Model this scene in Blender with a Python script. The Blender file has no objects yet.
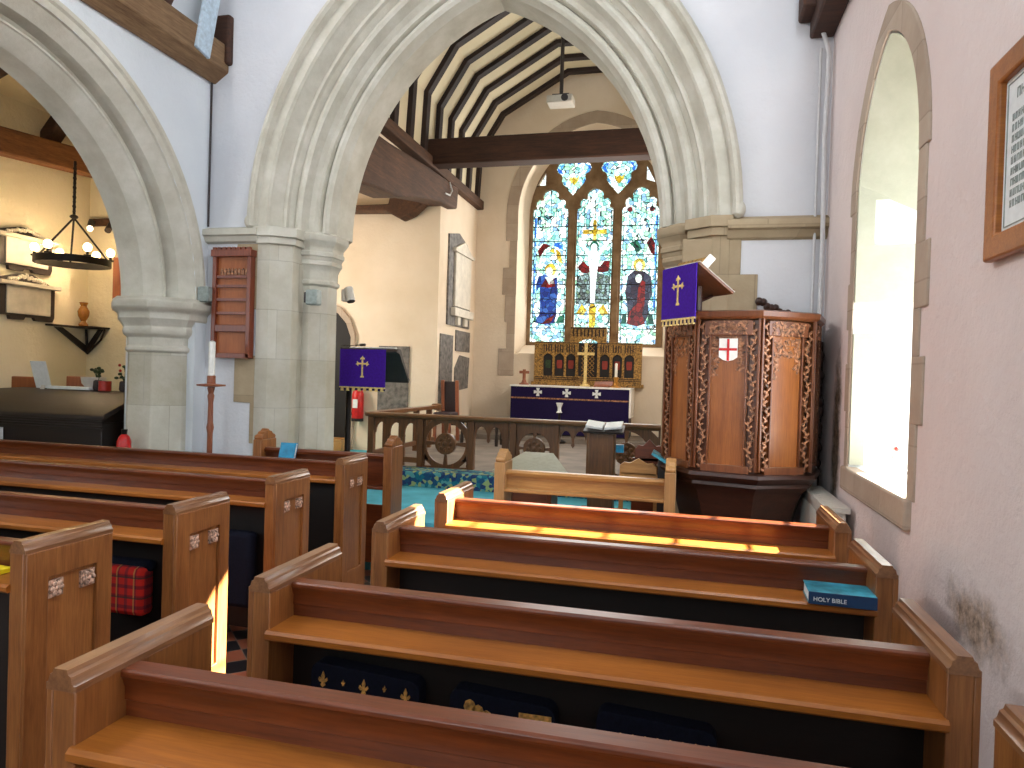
import bpy, bmesh, math, random
from mathutils import Vector, Matrix
from mathutils.geometry import tessellate_polygon
R=random.Random(7); PI=math.pi
S=bpy.context.scene; C=S.collection
# ------------------------------------------------------------ materials
def lin(c):
    return tuple((v/12.92 if v<=.04045 else ((v+.055)/1.055)**2.4) for v in c)
def newmat(n):
    m=bpy.data.materials.new(n); m.use_nodes=True; t=m.node_tree; b=t.nodes['Principled BSDF']; return m,t,b
def coords(t,scale=(1,1,1),rnd=False,kind='Object'):
    tc=t.nodes.new('ShaderNodeTexCoord'); mp=t.nodes.new('ShaderNodeMapping'); mp.inputs['Scale'].default_value=scale
    if kind=='World':
        g=t.nodes.new('ShaderNodeNewGeometry'); t.links.new(g.outputs['Position'],mp.inputs[0])
    else: t.links.new(tc.outputs['Object'],mp.inputs[0])
    if rnd:
        oi=t.nodes.new('ShaderNodeObjectInfo'); mu=t.nodes.new('ShaderNodeMath'); mu.operation='MULTIPLY'; mu.inputs[1].default_value=37
        t.links.new(oi.outputs['Random'],mu.inputs[0]); t.links.new(mu.outputs[0],mp.inputs['Location'])
    return mp.outputs[0]
def noise(t,co,scale,detail=4,rough=.55,dist=0):
    n=t.nodes.new('ShaderNodeTexNoise'); n.inputs['Scale'].default_value=scale; n.inputs['Detail'].default_value=detail
    n.inputs['Roughness'].default_value=rough; n.inputs['Distortion'].default_value=dist; t.links.new(co,n.inputs['Vector']); return n.outputs[0]
def ramp(t,f,stops,interp='LINEAR'):
    r=t.nodes.new('ShaderNodeValToRGB'); e=r.color_ramp.elements; r.color_ramp.interpolation=interp
    while len(e)<len(stops): e.new(.5)
    for i,(p,c) in enumerate(stops): e[i].position=p; e[i].color=(*lin(c),1)
    t.links.new(f,r.inputs[0]); return r.outputs[0]
def mix(t,f,a,b,mode='MIX'):
    m=t.nodes.new('ShaderNodeMix'); m.data_type='RGBA'; m.blend_type=mode
    for i,v in ((0,f),(6,a),(7,b)):
        if isinstance(v,(int,float)): m.inputs[i].default_value=v
        elif isinstance(v,tuple): m.inputs[i].default_value=(*lin(v),1)
        else: t.links.new(v,m.inputs[i])
    return m.outputs[2]
def bump(t,b,h,s,d=.01):
    n=t.nodes.new('ShaderNodeBump'); n.inputs['Strength'].default_value=s; n.inputs['Distance'].default_value=d
    t.links.new(h,n.inputs['Height']); t.links.new(n.outputs[0],b.inputs['Normal'])
def simple(n,c,rough=.6,metal=0,var=.06,sc=30,spec=.5,emis=0):
    m,t,b=newmat(n); co=coords(t); f=noise(t,co,sc)
    c2=tuple(max(0,v*(1-var*2)) for v in c); c3=tuple(min(1,v*(1+var)) for v in c)
    col=ramp(t,f,[(.3,c2),(.7,c3)]); t.links.new(col,b.inputs['Base Color'])
    b.inputs['Roughness'].default_value=rough; b.inputs['Metallic'].default_value=metal; b.inputs['Specular IOR Level'].default_value=spec
    if emis: t.links.new(col,b.inputs['Emission Color']); b.inputs['Emission Strength'].default_value=emis
    return m
def wood(n,c1,c2,axis='X',rough=.35,coat=.0,sc=1.0,spec=.5):
    m,t,b=newmat(n); s={'X':(1.3,18,18),'Y':(18,1.3,18),'Z':(18,18,1.3)}[axis]
    co=coords(t,tuple(v*sc for v in s),True); f=noise(t,co,1.6,6,.6,.6); f2=noise(t,co,9,3,.6)
    cm=tuple((a+b_)/2 for a,b_ in zip(c1,c2))
    col=ramp(t,f,[(.3,c1),(.5,cm),(.72,c2)]); col=mix(t,.35,col,ramp(t,f2,[(.35,c1),(.65,c2)]))
    co2=coords(t,(1,1,1),True); f3=noise(t,co2,2.2,2); col=mix(t,1.0,col,ramp(t,f3,[(.3,(.86,.84,.82)),(.7,(1,1,1))]),'MULTIPLY')
    t.links.new(col,b.inputs['Base Color']); b.inputs['Roughness'].default_value=rough; b.inputs['Coat Weight'].default_value=coat
    b.inputs['Coat Roughness'].default_value=.25; b.inputs['Specular IOR Level'].default_value=spec
    bump(t,b,f,.12,.004); return m
def plaster(n,c1,c2,bs=.35,stains=None,scale=6):
    m,t,b=newmat(n); co=coords(t,kind='World'); f=noise(t,co,.9,4); g=noise(t,co,scale*3,5,.65)
    col=ramp(t,f,[(.3,c1),(.7,c2)])
    if stains:
        for (ctr,rad,c,th) in stains:
            v=t.nodes.new('ShaderNodeVectorMath'); v.operation='SUBTRACT'; t.links.new(co,v.inputs[0]); v.inputs[1].default_value=ctr
            w=t.nodes.new('ShaderNodeVectorMath'); w.operation='DIVIDE'; t.links.new(v.outputs[0],w.inputs[0]); w.inputs[1].default_value=rad
            l=t.nodes.new('ShaderNodeVectorMath'); l.operation='LENGTH'; t.links.new(w.outputs[0],l.inputs[0])
            nn=noise(t,co,5,6,.7); a=t.nodes.new('ShaderNodeMath'); a.operation='MULTIPLY_ADD'; t.links.new(nn,a.inputs[0]); a.inputs[1].default_value=1.6; t.links.new(l.outputs['Value'],a.inputs[2])
            fm=ramp(t,a.outputs[0],[(th,(1,1,1)),(min(1,th+.3),(0,0,0))])
            # ramp input clamps at 1: rescale
            sc=t.nodes.new('ShaderNodeMath'); sc.operation='MULTIPLY'; sc.inputs[1].default_value=.5
            t.links.new(a.outputs[0],sc.inputs[0]); t.links.new(sc.outputs[0],fm.node.inputs[0])
            n2=noise(t,co,26,4,.7); cc=ramp(t,n2,[(.35,tuple(v*.6 for v in c)),(.65,c)])
            col=mix(t,fm,col,cc)
    t.links.new(col,b.inputs['Base Color']); b.inputs['Roughness'].default_value=.9; b.inputs['Specular IOR Level'].default_value=.2
    bump(t,b,g,bs,.02); return m
def stone(n,c1,c2,c3,bw=.42,bh=.3,mortar=True):
    m,t,b=newmat(n); co=coords(t,kind='World')
    sp=t.nodes.new('ShaderNodeSeparateXYZ'); t.links.new(co,sp.inputs[0]); ad=t.nodes.new('ShaderNodeMath'); t.links.new(sp.outputs[0],ad.inputs[0]); t.links.new(sp.outputs[1],ad.inputs[1])
    cb=t.nodes.new('ShaderNodeCombineXYZ'); t.links.new(ad.outputs[0],cb.inputs[0]); t.links.new(sp.outputs[2],cb.inputs[1])
    br=t.nodes.new('ShaderNodeTexBrick'); br.inputs['Scale'].default_value=1; br.inputs['Brick Width'].default_value=bw; br.inputs['Row Height'].default_value=bh
    br.inputs['Mortar Size'].default_value=.004; br.inputs['Color1'].default_value=(*lin(c1),1); br.inputs['Color2'].default_value=(*lin(c3),1)
    br.inputs['Mortar'].default_value=(*lin(tuple(v*.8 for v in c2)),1); t.links.new(cb.outputs[0],br.inputs['Vector'])
    f=noise(t,co,3.5,6,.65); col=mix(t,.5,br.outputs[0],ramp(t,f,[(.3,c1),(.5,c2),(.7,c3)]))
    if not mortar: col=ramp(t,f,[(.3,c1),(.5,c2),(.7,c3)])
    t.links.new(col,b.inputs['Base Color']); b.inputs['Roughness'].default_value=.85; b.inputs['Specular IOR Level'].default_value=.25
    bump(t,b,noise(t,co,30,5,.7),.3,.01); return m
def glass(n,pal,sc=9,strength=1.6,lead=.035,fine=True):
    m,t,b=newmat(n); co=coords(t,(1,1,1)); nz=noise(t,co,3,2)
    v=t.nodes.new('ShaderNodeTexVoronoi'); v.inputs['Scale'].default_value=sc; t.links.new(co,v.inputs['Vector'])
    sp=t.nodes.new('ShaderNodeSeparateColor'); t.links.new(v.outputs['Color'],sp.inputs[0])
    k=len(pal); col=ramp(t,sp.outputs[0],[(i/k,c) for i,c in enumerate(pal)],'CONSTANT')
    w=t.nodes.new('ShaderNodeTexVoronoi'); w.feature='DISTANCE_TO_EDGE'; w.inputs['Scale'].default_value=sc; t.links.new(co,w.inputs['Vector'])
    e=ramp(t,w.outputs['Distance'],[(lead*.6,(.05,.06,.06)),(lead*1.6,(1,1,1))]); col=mix(t,1.0,col,e,'MULTIPLY')
    if fine:
        f=noise(t,co,42,3,.7); col=mix(t,.6,col,ramp(t,f,[(.34,(.5,.62,.58)),(.5,(1,1,1))]),'MULTIPLY')
    b.inputs['Base Color'].default_value=(.02,.02,.02,1); b.inputs['Roughness'].default_value=.25
    t.links.new(col,b.inputs['Emission Color']); b.inputs['Emission Strength'].default_value=strength; return m
def carpet(n,pal,sc):
    m,t,b=newmat(n); co=coords(t,kind='World'); v=t.nodes.new('ShaderNodeTexVoronoi'); v.inputs['Scale'].default_value=sc; t.links.new(co,v.inputs['Vector'])
    sp=t.nodes.new('ShaderNodeSeparateColor'); t.links.new(v.outputs['Color'],sp.inputs[0]); k=len(pal)
    col=ramp(t,sp.outputs[0],[(i/k,c) for i,c in enumerate(pal)],'CONSTANT'); t.links.new(col,b.inputs['Base Color']); b.inputs['Roughness'].default_value=.95
    bump(t,b,noise(t,co,200,2),.4,.005); return m
MT={}
MT['w_rail']=wood('wood_pew_rail',(.31,.135,.055),(.50,.245,.10),'X',.36,.05)
MT['w_ledge']=wood('wood_pew_ledge',(.56,.31,.10),(.73,.45,.17),'X',.36,.1)
MT['w_end']=wood('wood_pew_end',(.46,.26,.12),(.68,.45,.24),'Z',.38,.1)
MT['w_endx']=wood('wood_pew_cap',(.42,.26,.16),(.62,.44,.29),'Y',.30,.3)
MT['w_dark']=wood('wood_dark_and_pew_shade',(.07,.045,.035),(.12,.075,.05),'X',.55)  # dark wood; on the pew backs its blackness stands for shade
MT['w_pale']=wood('wood_pale_oak',(.62,.43,.22),(.80,.60,.35),'X',.4,.15)
MT['w_palez']=wood('wood_pale_oak_upright',(.62,.45,.27),(.78,.60,.38),'Z',.4,.15)
MT['w_beam']=wood('wood_old_beam',(.16,.09,.055),(.34,.2,.12),'X',.75)
MT['w_beamy']=wood('wood_old_beam_long',(.19,.12,.075),(.42,.28,.18),'Y',.8)
MT['w_beamo']=wood('wood_orange_beam',(.36,.20,.10),(.60,.40,.22),'Y',.75)
MT['w_beamg']=wood('wood_weathered_plate',(.38,.27,.17),(.64,.52,.38),'Y',.8)
MT['w_rafter']=simple('wood_black_rafter',(.15,.09,.08),.7,0,.15,8)
MT['w_rail2']=wood('wood_altar_rail',(.30,.19,.10),(.50,.33,.18),'Z',.4,.1)
MT['w_railx']=wood('wood_altar_rail_top',(.36,.23,.13),(.56,.39,.22),'X',.35,.2)
MT['w_pul']=wood('wood_pulpit',(.38,.21,.12),(.54,.32,.18),'Z',.32,.25)
MT['w_pulp']=wood('wood_pulpit_panel',(.50,.27,.11),(.70,.43,.19),'Z',.34,.25)
MT['w_pulpd']=wood('wood_pulpit_base',(.18,.10,.07),(.30,.17,.12),'X',.4,.1)
MT['w_red']=wood('wood_hymn_board',(.42,.17,.09),(.56,.27,.14),'Z',.4,.1)
MT['w_redi']=wood('wood_hymn_inside',(.60,.33,.17),(.72,.43,.24),'Z',.5)
MT['w_desk']=wood('wood_dark_desk',(.07,.045,.03),(.17,.105,.065),'X',.5,.0)
MT['w_candle']=wood('wood_candle_stand',(.52,.28,.18),(.68,.42,.29),'Z',.4)
MT['p_east']=plaster('limewash_arch_wall',(.80,.81,.83),(.87,.87,.88),.35)
MT['p_north']=plaster('limewash_arcade_wall',(.82,.84,.86),(.88,.90,.91),.3)
MT['p_south']=plaster('limewash_south_bounce_tint',(.86,.80,.785),(.91,.86,.845),.5,[((.93,1.98,.55),(.3,.12,.6),(.70,.55,.46),.72),((.93,2.55,.85),(.3,.35,.16),(.78,.68,.60),.5),((.93,4.75,1.25),(.3,.12,.5),(.5,.43,.36),.7)])  # wall stains, over a pink tint standing in for warm bounced light
MT['p_reveal']=plaster('limewash_reveal',(.90,.91,.90),(.95,.95,.94),.3)
MT['p_chancel']=plaster('limewash_chancel',(.86,.79,.69),(.92,.86,.78),.3)
MT['p_aisle']=plaster('limewash_aisle',(.85,.80,.68),(.91,.87,.77),.5)
MT['p_ceil']=plaster('plaster_between_rafters',(.80,.76,.64),(.87,.83,.72),.15)
MT['stone']=stone('limestone_arch',(.72,.70,.64),(.775,.76,.705),(.83,.815,.77),.9,.36,False)
MT['stoneb']=stone('limestone_buff_shaded',(.56,.49,.38),(.64,.57,.46),(.72,.65,.54),.5,.34)  # buff stone, darkened to carry the shade on the right-hand piers
MT['stonep']=stone('limestone_ashlar',(.66,.63,.55),(.74,.72,.65),(.82,.81,.77),.55,.42)
MT['stonej']=stone('limestone_jamb',(.69,.69,.61),(.73,.73,.65),(.77,.77,.70),.9,.4,False)
MT['stonet']=stone('limestone_tracery',(.42,.32,.22),(.52,.42,.31),(.60,.50,.39),.3,.3,False)
MT['stoneq']=stone('limestone_quoin',(.63,.56,.49),(.70,.63,.56),(.76,.70,.63),.5,.34)
MT['p_grey']=simple('grey_stone_floor',(.47,.43,.39),.7,0,.1,3)
MT['shred']=simple('faded_red_paint',(.56,.20,.15),.7)
MT['pgreen']=simple('grey_green_top',(.62,.62,.54),.35,0,.03)
MT['slate']=simple('slate_ledger',(.42,.40,.38),.6,0,.2,12)
MT['marble']=simple('marble_tablet',(.83,.80,.74),.45,0,.04,8)
MT['black']=simple('black_frame',(.20,.16,.15),.5)
MT['vdark']=simple('door_black',(.06,.05,.05),.7)
MT['metal']=simple('dark_iron',(.12,.10,.09),.45,.6)
MT['brass']=simple('brass',(.80,.58,.28),.3,.8)
MT['gold']=simple('gold_thread',(.90,.78,.50),.6,0,.12,60)
MT['goldd']=simple('old_gold',(.58,.44,.22),.55,.2,.4,50)
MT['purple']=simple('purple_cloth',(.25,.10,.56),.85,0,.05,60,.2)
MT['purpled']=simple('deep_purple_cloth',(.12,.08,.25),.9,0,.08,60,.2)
MT['white']=simple('white_linen',(.93,.92,.90),.8,0,.02)
MT['paper']=simple('white_paper',(.90,.92,.92),.7,0,.02)
MT['wax']=simple('white_wax',(.93,.93,.90),.4,0,.02)
MT['teal']=simple('teal_book_cover',(.22,.58,.66),.35,0,.25,14)
MT['navyb']=simple('navy_book_spine',(.10,.22,.36),.4)
MT['bluebook']=simple('bright_blue_cover',(.08,.55,.72),.35,0,.08,20)
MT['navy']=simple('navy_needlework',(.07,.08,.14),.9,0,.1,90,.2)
MT['orange']=simple('gold_needlework',(.86,.62,.32),.8,0,.2,60)
MT['red']=simple('red_paint',(.78,.10,.10),.35)
MT['redl']=simple('red_plastic',(.70,.16,.12),.4)
MT['yellow']=simple('yellow_cover',(.92,.82,.10),.5)
MT['green']=simple('green_leaf',(.16,.24,.12),.6,0,.2)
MT['grey']=simple('grey_plastic',(.56,.60,.58),.5)
MT['lgrey']=simple('pale_grey_enamel',(.82,.80,.76),.4,0,.015)
MT['paint']=simple('pale_blue_paint',(.72,.79,.84),.6)
MT['cream']=simple('cream_wood_edge',(.86,.78,.62),.5)
MT['bulb']=simple('lit_bulb',(1,.86,.60),.4,0,.0,1,.5,14)
MT['spotl']=simple('lit_spot_lens',(1,.88,.68),.4,0,.0,1,.5,6)
MT['pipe']=simple('white_conduit',(.82,.82,.82),.5,0,.02)
MT['leather']=simple('dark_upholstery',(.20,.14,.16),.5)
MT['amber']=simple('amber_glass',(.62,.40,.16),.2)
MT['carv']=simple('carved_oak_relief',(.55,.38,.27),.5,0,.45,55)
MT['rose']=simple('carved_rosette',(.68,.55,.47),.6,0,.4,80)
pale=[(.80,.97,.98),(.93,1,1),(.62,.90,.90),(1,1,.97),(.72,.93,.88),(.86,.97,.93),(.55,.82,.84),(.95,1,.98)]
MT['g_pale']=glass('glass_pale',pale+[(.38,.62,.60),(.55,.75,.62),(.45,.60,.75)],14,1.85,.05)
MT['g_blue']=glass('glass_blue',[(.10,.25,.62),(.14,.33,.72),(.07,.18,.5),(.25,.45,.8)],12,.75,.03)
MT['g_red']=glass('glass_red',[(.55,.08,.10),(.42,.06,.10),(.66,.12,.12)],12,.6,.03)
MT['g_dark']=glass('glass_slate',[(.28,.30,.40),(.22,.22,.32),(.35,.38,.46),(.25,.20,.28)],12,.6,.03)
MT['g_yel']=glass('glass_yellow',[(.92,.82,.25),(.80,.65,.15),(1,.92,.45)],12,1.0,.03)
MT['g_white']=glass('glass_white',[(1,1,1),(.95,1,.98),(.9,.97,1)],9,1.35,.02)
MT['g_green']=glass('glass_green',[(.10,.42,.34),(.2,.55,.42),(.12,.35,.3)],12,.7,.03)
MT['g_flesh']=glass('glass_flesh',[(.95,.97,.92),(.85,.92,.88)],12,1.2,.02)
MT['g_brown']=glass('glass_grey_scene',[(.50,.58,.58),(.62,.74,.74),(.42,.46,.46),(.72,.86,.86),(.50,.62,.50)],18,.8,.06)
MT['g_sky']=glass('glass_sky_blue',[(.30,.65,.95),(.15,.42,.85),(.65,.88,1)],14,1.1,.03)
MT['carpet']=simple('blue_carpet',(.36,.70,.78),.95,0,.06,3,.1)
MT['kneel']=carpet('patterned_kneeler_carpet',[(.10,.30,.45),(.35,.62,.62),(.12,.22,.40),(.62,.68,.45),(.08,.42,.50)],26)
def tile_floor():
    m,t,b=newmat('quarry_tiles'); co=coords(t,kind='World'); mp=t.nodes.new('ShaderNodeMapping'); mp.inputs['Rotation'].default_value=(0,0,PI/4); t.links.new(co,mp.inputs[0])
    ch=t.nodes.new('ShaderNodeTexChecker'); ch.inputs['Scale'].default_value=6.5; t.links.new(mp.outputs[0],ch.inputs[0])
    ch.inputs['Color1'].default_value=(*lin((.60,.34,.24)),1); ch.inputs['Color2'].default_value=(*lin((.14,.13,.14)),1)
    br=t.nodes.new('ShaderNodeTexBrick'); br.offset=0; br.inputs['Scale'].default_value=6.5; br.inputs['Brick Width'].default_value=1; br.inputs['Row Height'].default_value=1; br.inputs['Mortar Size'].default_value=.02
    t.links.new(mp.outputs[0],br.inputs['Vector']); f=noise(t,co,4,4); col=mix(t,1.0,ch.outputs[0],ramp(t,f,[(.3,(.8,.8,.8)),(.7,(1,1,1))]),'MULTIPLY')
    col=mix(t,br.outputs['Fac'],col,(.45,.42,.38)); t.links.new(col,b.inputs['Base Color']); b.inputs['Roughness'].default_value=.35; return m
MT['tiles']=tile_floor()
def tartan():
    m,t,b=newmat('red_tartan'); co=coords(t,(1,1,1)); col=(.62,.08,.06)
    sp=t.nodes.new('ShaderNodeSeparateXYZ'); t.links.new(co,sp.inputs[0]); cur=None
    for ax,s,w,c in ((0,22,.35,(.10,.07,.16)),(2,22,.35,(.10,.07,.16)),(0,11,.08,(.85,.6,.3)),(2,11,.08,(.05,.2,.15))):
        mu=t.nodes.new('ShaderNodeMath'); mu.operation='MULTIPLY'; mu.inputs[1].default_value=s; t.links.new(sp.outputs[ax],mu.inputs[0])
        fr=t.nodes.new('ShaderNodeMath'); fr.operation='FRACT'; t.links.new(mu.outputs[0],fr.inputs[0])
        lt=t.nodes.new('ShaderNodeMath'); lt.operation='LESS_THAN'; lt.inputs[1].default_value=w; t.links.new(fr.outputs[0],lt.inputs[0])
        hf=t.nodes.new('ShaderNodeMath'); hf.operation='MULTIPLY'; hf.inputs[1].default_value=.55; t.links.new(lt.outputs[0],hf.inputs[0])
        cur=mix(t,hf.outputs[0],cur if cur is not None else (.80,.13,.08),c)
    t.links.new(cur,b.inputs['Base Color']); b.inputs['Roughness'].default_value=.9; return m
MT['tartan']=tartan()
def clear_glass():
    m,t,b=newmat('leaded_clear_glass'); t.nodes.remove(b); o=t.nodes['Material Output']
    tr=t.nodes.new('ShaderNodeBsdfTransparent'); tl=t.nodes.new('ShaderNodeBsdfTranslucent'); mx=t.nodes.new('ShaderNodeMixShader'); mx.inputs[0].default_value=.03
    t.links.new(tr.outputs[0],mx.inputs[1]); t.links.new(tl.outputs[0],mx.inputs[2]); t.links.new(mx.outputs[0],o.inputs[0]); return m
MT['clear']=clear_glass()
# ------------------------------------------------------------ mesh builder
class M:
    def __init__(s): s.v=[];s.f=[];s.m=[];s.k=0
    def add(s,vs,fs):
        o=len(s.v); s.v+=[tuple(p) for p in vs]
        for f in fs: s.f.append([o+i for i in f]); s.m.append(s.k)
        return s
    def mat(s,k): s.k=k; return s
    def box(s,x0,x1,y0,y1,z0,z1):
        return s.add([(x0,y0,z0),(x1,y0,z0),(x1,y1,z0),(x0,y1,z0),(x0,y0,z1),(x1,y0,z1),(x1,y1,z1),(x0,y1,z1)],[(0,3,2,1),(4,5,6,7),(0,1,5,4),(1,2,6,5),(2,3,7,6),(3,0,4,7)])
    def map2(s,ax,u,w,t): return {'X':(t,u,w),'Y':(u,t,w),'Z':(u,w,t)}[ax]
    def prism(s,poly,ax,t0,t1,holes=()):
        loops=[list(poly)]+[list(h) for h in holes]
        tri=tessellate_polygon([[Vector((p[0],p[1],0)) for p in l] for l in loops]); flat=[p for l in loops for p in l]; n=len(flat)
        vs=[s.map2(ax,p[0],p[1],t0) for p in flat]+[s.map2(ax,p[0],p[1],t1) for p in flat]
        fs=[tuple(t) for t in tri]+[tuple(i+n for i in reversed(t)) for t in tri]; o=0
        for l in loops:
            k=len(l)
            for i in range(k): a=o+i;b=o+(i+1)%k; fs.append((a,b,b+n,a+n))
            o+=k
        return s.add(vs,fs)
    def rings(s,rs,closed=True,cap=True,loop=False):
        n=len(rs[0]); vs=[p for r in rs for p in r]; fs=[]; k=len(rs)
        for j in range(k if loop else k-1):
            a=j*n;b=((j+1)%k)*n
            for i in range(n if closed else n-1):
                i2=(i+1)%n; fs.append((a+i,a+i2,b+i2,b+i))
        if cap and closed and not loop: fs.append(tuple(range(n-1,-1,-1))); fs.append(tuple((k-1)*n+i for i in range(n)))
        return s.add(vs,fs)
    def tube(s,pts,r,n=8):
        P=[Vector(p) for p in pts]; rs=[]; rr=r if isinstance(r,(list,tuple)) else [r]*len(P)
        up=None
        for i,p in enumerate(P):
            d=(P[min(i+1,len(P)-1)]-P[max(i-1,0)]).normalized()
            if up is None: up=Vector((0,0,1)) if abs(d.z)<.9 else Vector((1,0,0))
            a=d.cross(up).normalized(); b=a.cross(d).normalized(); up=b
            rs.append([tuple(p+(a*math.cos(2*PI*k/n)+b*math.sin(2*PI*k/n))*rr[i]) for k in range(n)])
        return s.rings(rs)
    def lathe(s,cx,cy,prof,n=20,rot=0):
        return s.rings([[(cx+r*math.cos(2*PI*k/n+rot),cy+r*math.sin(2*PI*k/n+rot),z) for k in range(n)] for r,z in prof])
    def ball(s,c,r,n=12,sz=1,sy=1,sx=1):
        return s.rings([[(c[0]+sx*r*math.sin(PI*j/8)*math.cos(2*PI*k/n),c[1]+sy*r*math.sin(PI*j/8)*math.sin(2*PI*k/n),c[2]+sz*r*math.cos(PI*j/8)) for k in range(n)] for j in [0.05]+list(range(1,8))+[7.95]])
    def obox(s,c,ax,ay,az,sx,sy,sz):
        c=Vector(c);ax=Vector(ax).normalized()*sx/2;ay=Vector(ay).normalized()*sy/2;az=Vector(az).normalized()*sz/2
        return s.add([tuple(c+i*ax+j*ay+k*az) for k in(-1,1) for i,j in((-1,-1),(1,-1),(1,1),(-1,1))],[(0,3,2,1),(4,5,6,7),(0,1,5,4),(1,2,6,5),(2,3,7,6),(3,0,4,7)])
    def plate(s,c,u,v,poly,th):
        """polygon in the (u,v) frame at c, given thickness"""
        c=Vector(c);u=Vector(u).normalized();v=Vector(v).normalized();n=u.cross(v)
        a=[tuple(c+u*p[0]+v*p[1]+n*th) for p in poly]; b=[tuple(c+u*p[0]+v*p[1]) for p in poly]; k=len(poly)
        tri=tessellate_polygon([[Vector((p[0],p[1],0)) for p in poly]])
        return s.add(a+b,[tuple(t) for t in tri]+[tuple(i+k for i in t) for t in tri]+[(i,(i+1)%k,(i+1)%k+k,i+k) for i in range(k)])
    def build(s,name,mats,parent=None,bev=0,ang=35,origin=None):
        if isinstance(mats,str): mats=[mats]
        me=bpy.data.meshes.new(name)
        if parent is not None:
            off=Vector((0,0,0)); p=parent
            while p: off+=p.location; p=p.parent
        elif origin: off=Vector(origin)
        else:
            xs=[v[0] for v in s.v];ys=[v[1] for v in s.v];zs=[v[2] for v in s.v]; off=Vector(((min(xs)+max(xs))/2,(min(ys)+max(ys))/2,min(zs)))
        me.from_pydata([(v[0]-off.x,v[1]-off.y,v[2]-off.z) for v in s.v],[],s.f)
        for k in mats: me.materials.append(MT[k])
        for i,p in enumerate(me.polygons): p.material_index=s.m[i]; p.use_smooth=True
        bm=bmesh.new(); bm.from_mesh(me); bmesh.ops.remove_doubles(bm,verts=bm.verts,dist=1e-5); bmesh.ops.recalc_face_normals(bm,faces=bm.faces); bm.to_mesh(me); bm.free()
        me.set_sharp_from_angle(angle=math.radians(ang))
        o=bpy.data.objects.new(name,me); C.objects.link(o)
        if parent is not None: o.parent=parent
        else: o.location=off
        if bev:
            b=o.modifiers.new('bevel','BEVEL'); b.width=bev; b.segments=2; b.limit_method='ANGLE'; b.angle_limit=math.radians(40)
        return o
def tag(o,label=None,cat=None,group=None,kind=None):
    for k,v in (('label',label),('category',cat),('group',group),('kind',kind)):
        if v: o[k]=v
    return o
def thing(name,loc,label,cat,group=None,kind=None):
    o=bpy.data.objects.new(name,None); C.objects.link(o); o.location=loc; o.empty_display_size=.1; return tag(o,label,cat,group,kind)
def dup(root,loc,label):
    def cp(o,par):
        c=o.copy(); C.objects.link(c); c.parent=par
        for ch in list(o.children): cp(ch,c)
        return c
    kids=list(root.children); r=root.copy(); C.objects.link(r); r.location=loc; r['label']=label
    for ch in kids: cp(ch,r)
    return r
def struct(o): return tag(o,kind='structure')
def text(name,s,size,c,u,v,mat,parent,ext=.0008,align='CENTER'):
    cu=bpy.data.curves.new(name,'FONT'); cu.body=s; cu.size=size; cu.extrude=ext; cu.align_x=align; cu.align_y='CENTER'
    t=bpy.data.objects.new(name,cu); C.objects.link(t); bpy.context.view_layer.update()
    me=bpy.data.meshes.new_from_object(t); bpy.data.objects.remove(t)
    o=bpy.data.objects.new(name,me); C.objects.link(o); me.materials.clear(); me.materials.append(MT[mat])
    u=Vector(u).normalized(); v=Vector(v).normalized(); n=u.cross(v); off=Vector((0,0,0)); p=parent
    while p: off+=p.location; p=p.parent
    for vt in me.vertices: w=Vector(c)+u*vt.co.x+v*vt.co.y+n*vt.co.z-off; vt.co=w
    o.parent=parent; return o
def arc_pts(xc,a,c,zs,rho,n=18):
    """pointed arch curve, left spring to right spring, offset outwards by rho"""
    r=a+c+rho; top=math.acos(min(1,c/r)); L=[]
    for i in range(n+1):
        th=top*i/n; L.append((xc+c-r*math.cos(th),zs+r*math.sin(th)))
    return L+[(2*xc-x,z) for x,z in reversed(L[:-1])]
def arch_sweep(m,ax,prof,xc,a,c,zs,n=18):
    cur=[arc_pts(xc,a,c,zs,rho,n) for rho,t in prof]; rs=[]
    for i in range(len(cur[0])): rs.append([m.map2(ax,cur[j][i][0],cur[j][i][1],prof[j][1]) for j in range(len(prof))])
    m.rings(rs,True,True)
# ------------------------------------------------------------ room shell
NX,SX,EY=-4.08,.93,5.3
m=M(); m.box(-7.2,1.7,-3.2,5.2,-.2,0); struct(m.build('floor','tiles'))
m=M(); m.box(-7.2,1.7,5.2,5.5,-.2,.17).box(-4.0,1.0,5.5,7.3,-.2,.35).box(-7.4,-4.0,5.5,10.8,-.2,.30); struct(m.build('floor','carpet'))
m=M(); m.box(-4.0,1.0,7.55,13.4,-.2,.52); m.box(-3.6,0.3,11.3,13.4,.5,.60); struct(m.build('floor','p_grey'))
o=M().box(-3.88,.55,7.2,7.56,.34,.52).build('altar_step','kneel',bev=.02); tag(o,'blue and green patterned carpet kneeler step in front of the altar rail','kneeler')
# chancel arch wall
A=dict(xc=-1.65,a=1.41,c=.74,zs=2.80)
out=arc_pts(A['xc'],A['a'],A['c'],A['zs'],.50)
m=M(); m.prism([(NX-.7,0),(out[0][0],0)]+out+[(out[-1][0],0),(1.7,0),(1.7,6.2),(NX-.7,6.2)],'Y',EY,6.15); struct(m.build('wall_east','p_east'))
# arcade wall, with one arch in view and its twin towards the west
def round_arch(yc,r,n=18): return arc_pts(yc,r-.12,.12,2.12,0,n)
B=dict(xc=3.40,a=1.52,c=.0,zs=2.14)
o1=arc_pts(B['xc'],B['a'],B['c'],B['zs'],.24); o2=[(y-4.3,z) for y,z in o1]
m=M(); m.prism([(-3.2,0),(o2[0][0],0)]+o2+[(o2[-1][0],0),(o1[0][0],0)]+o1+[(o1[-1][0],0),(EY+.02,0),(EY+.02,6.2),(-3.2,6.2)],'X',NX-.7,NX); struct(m.build('wall_north','p_north'))
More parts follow.
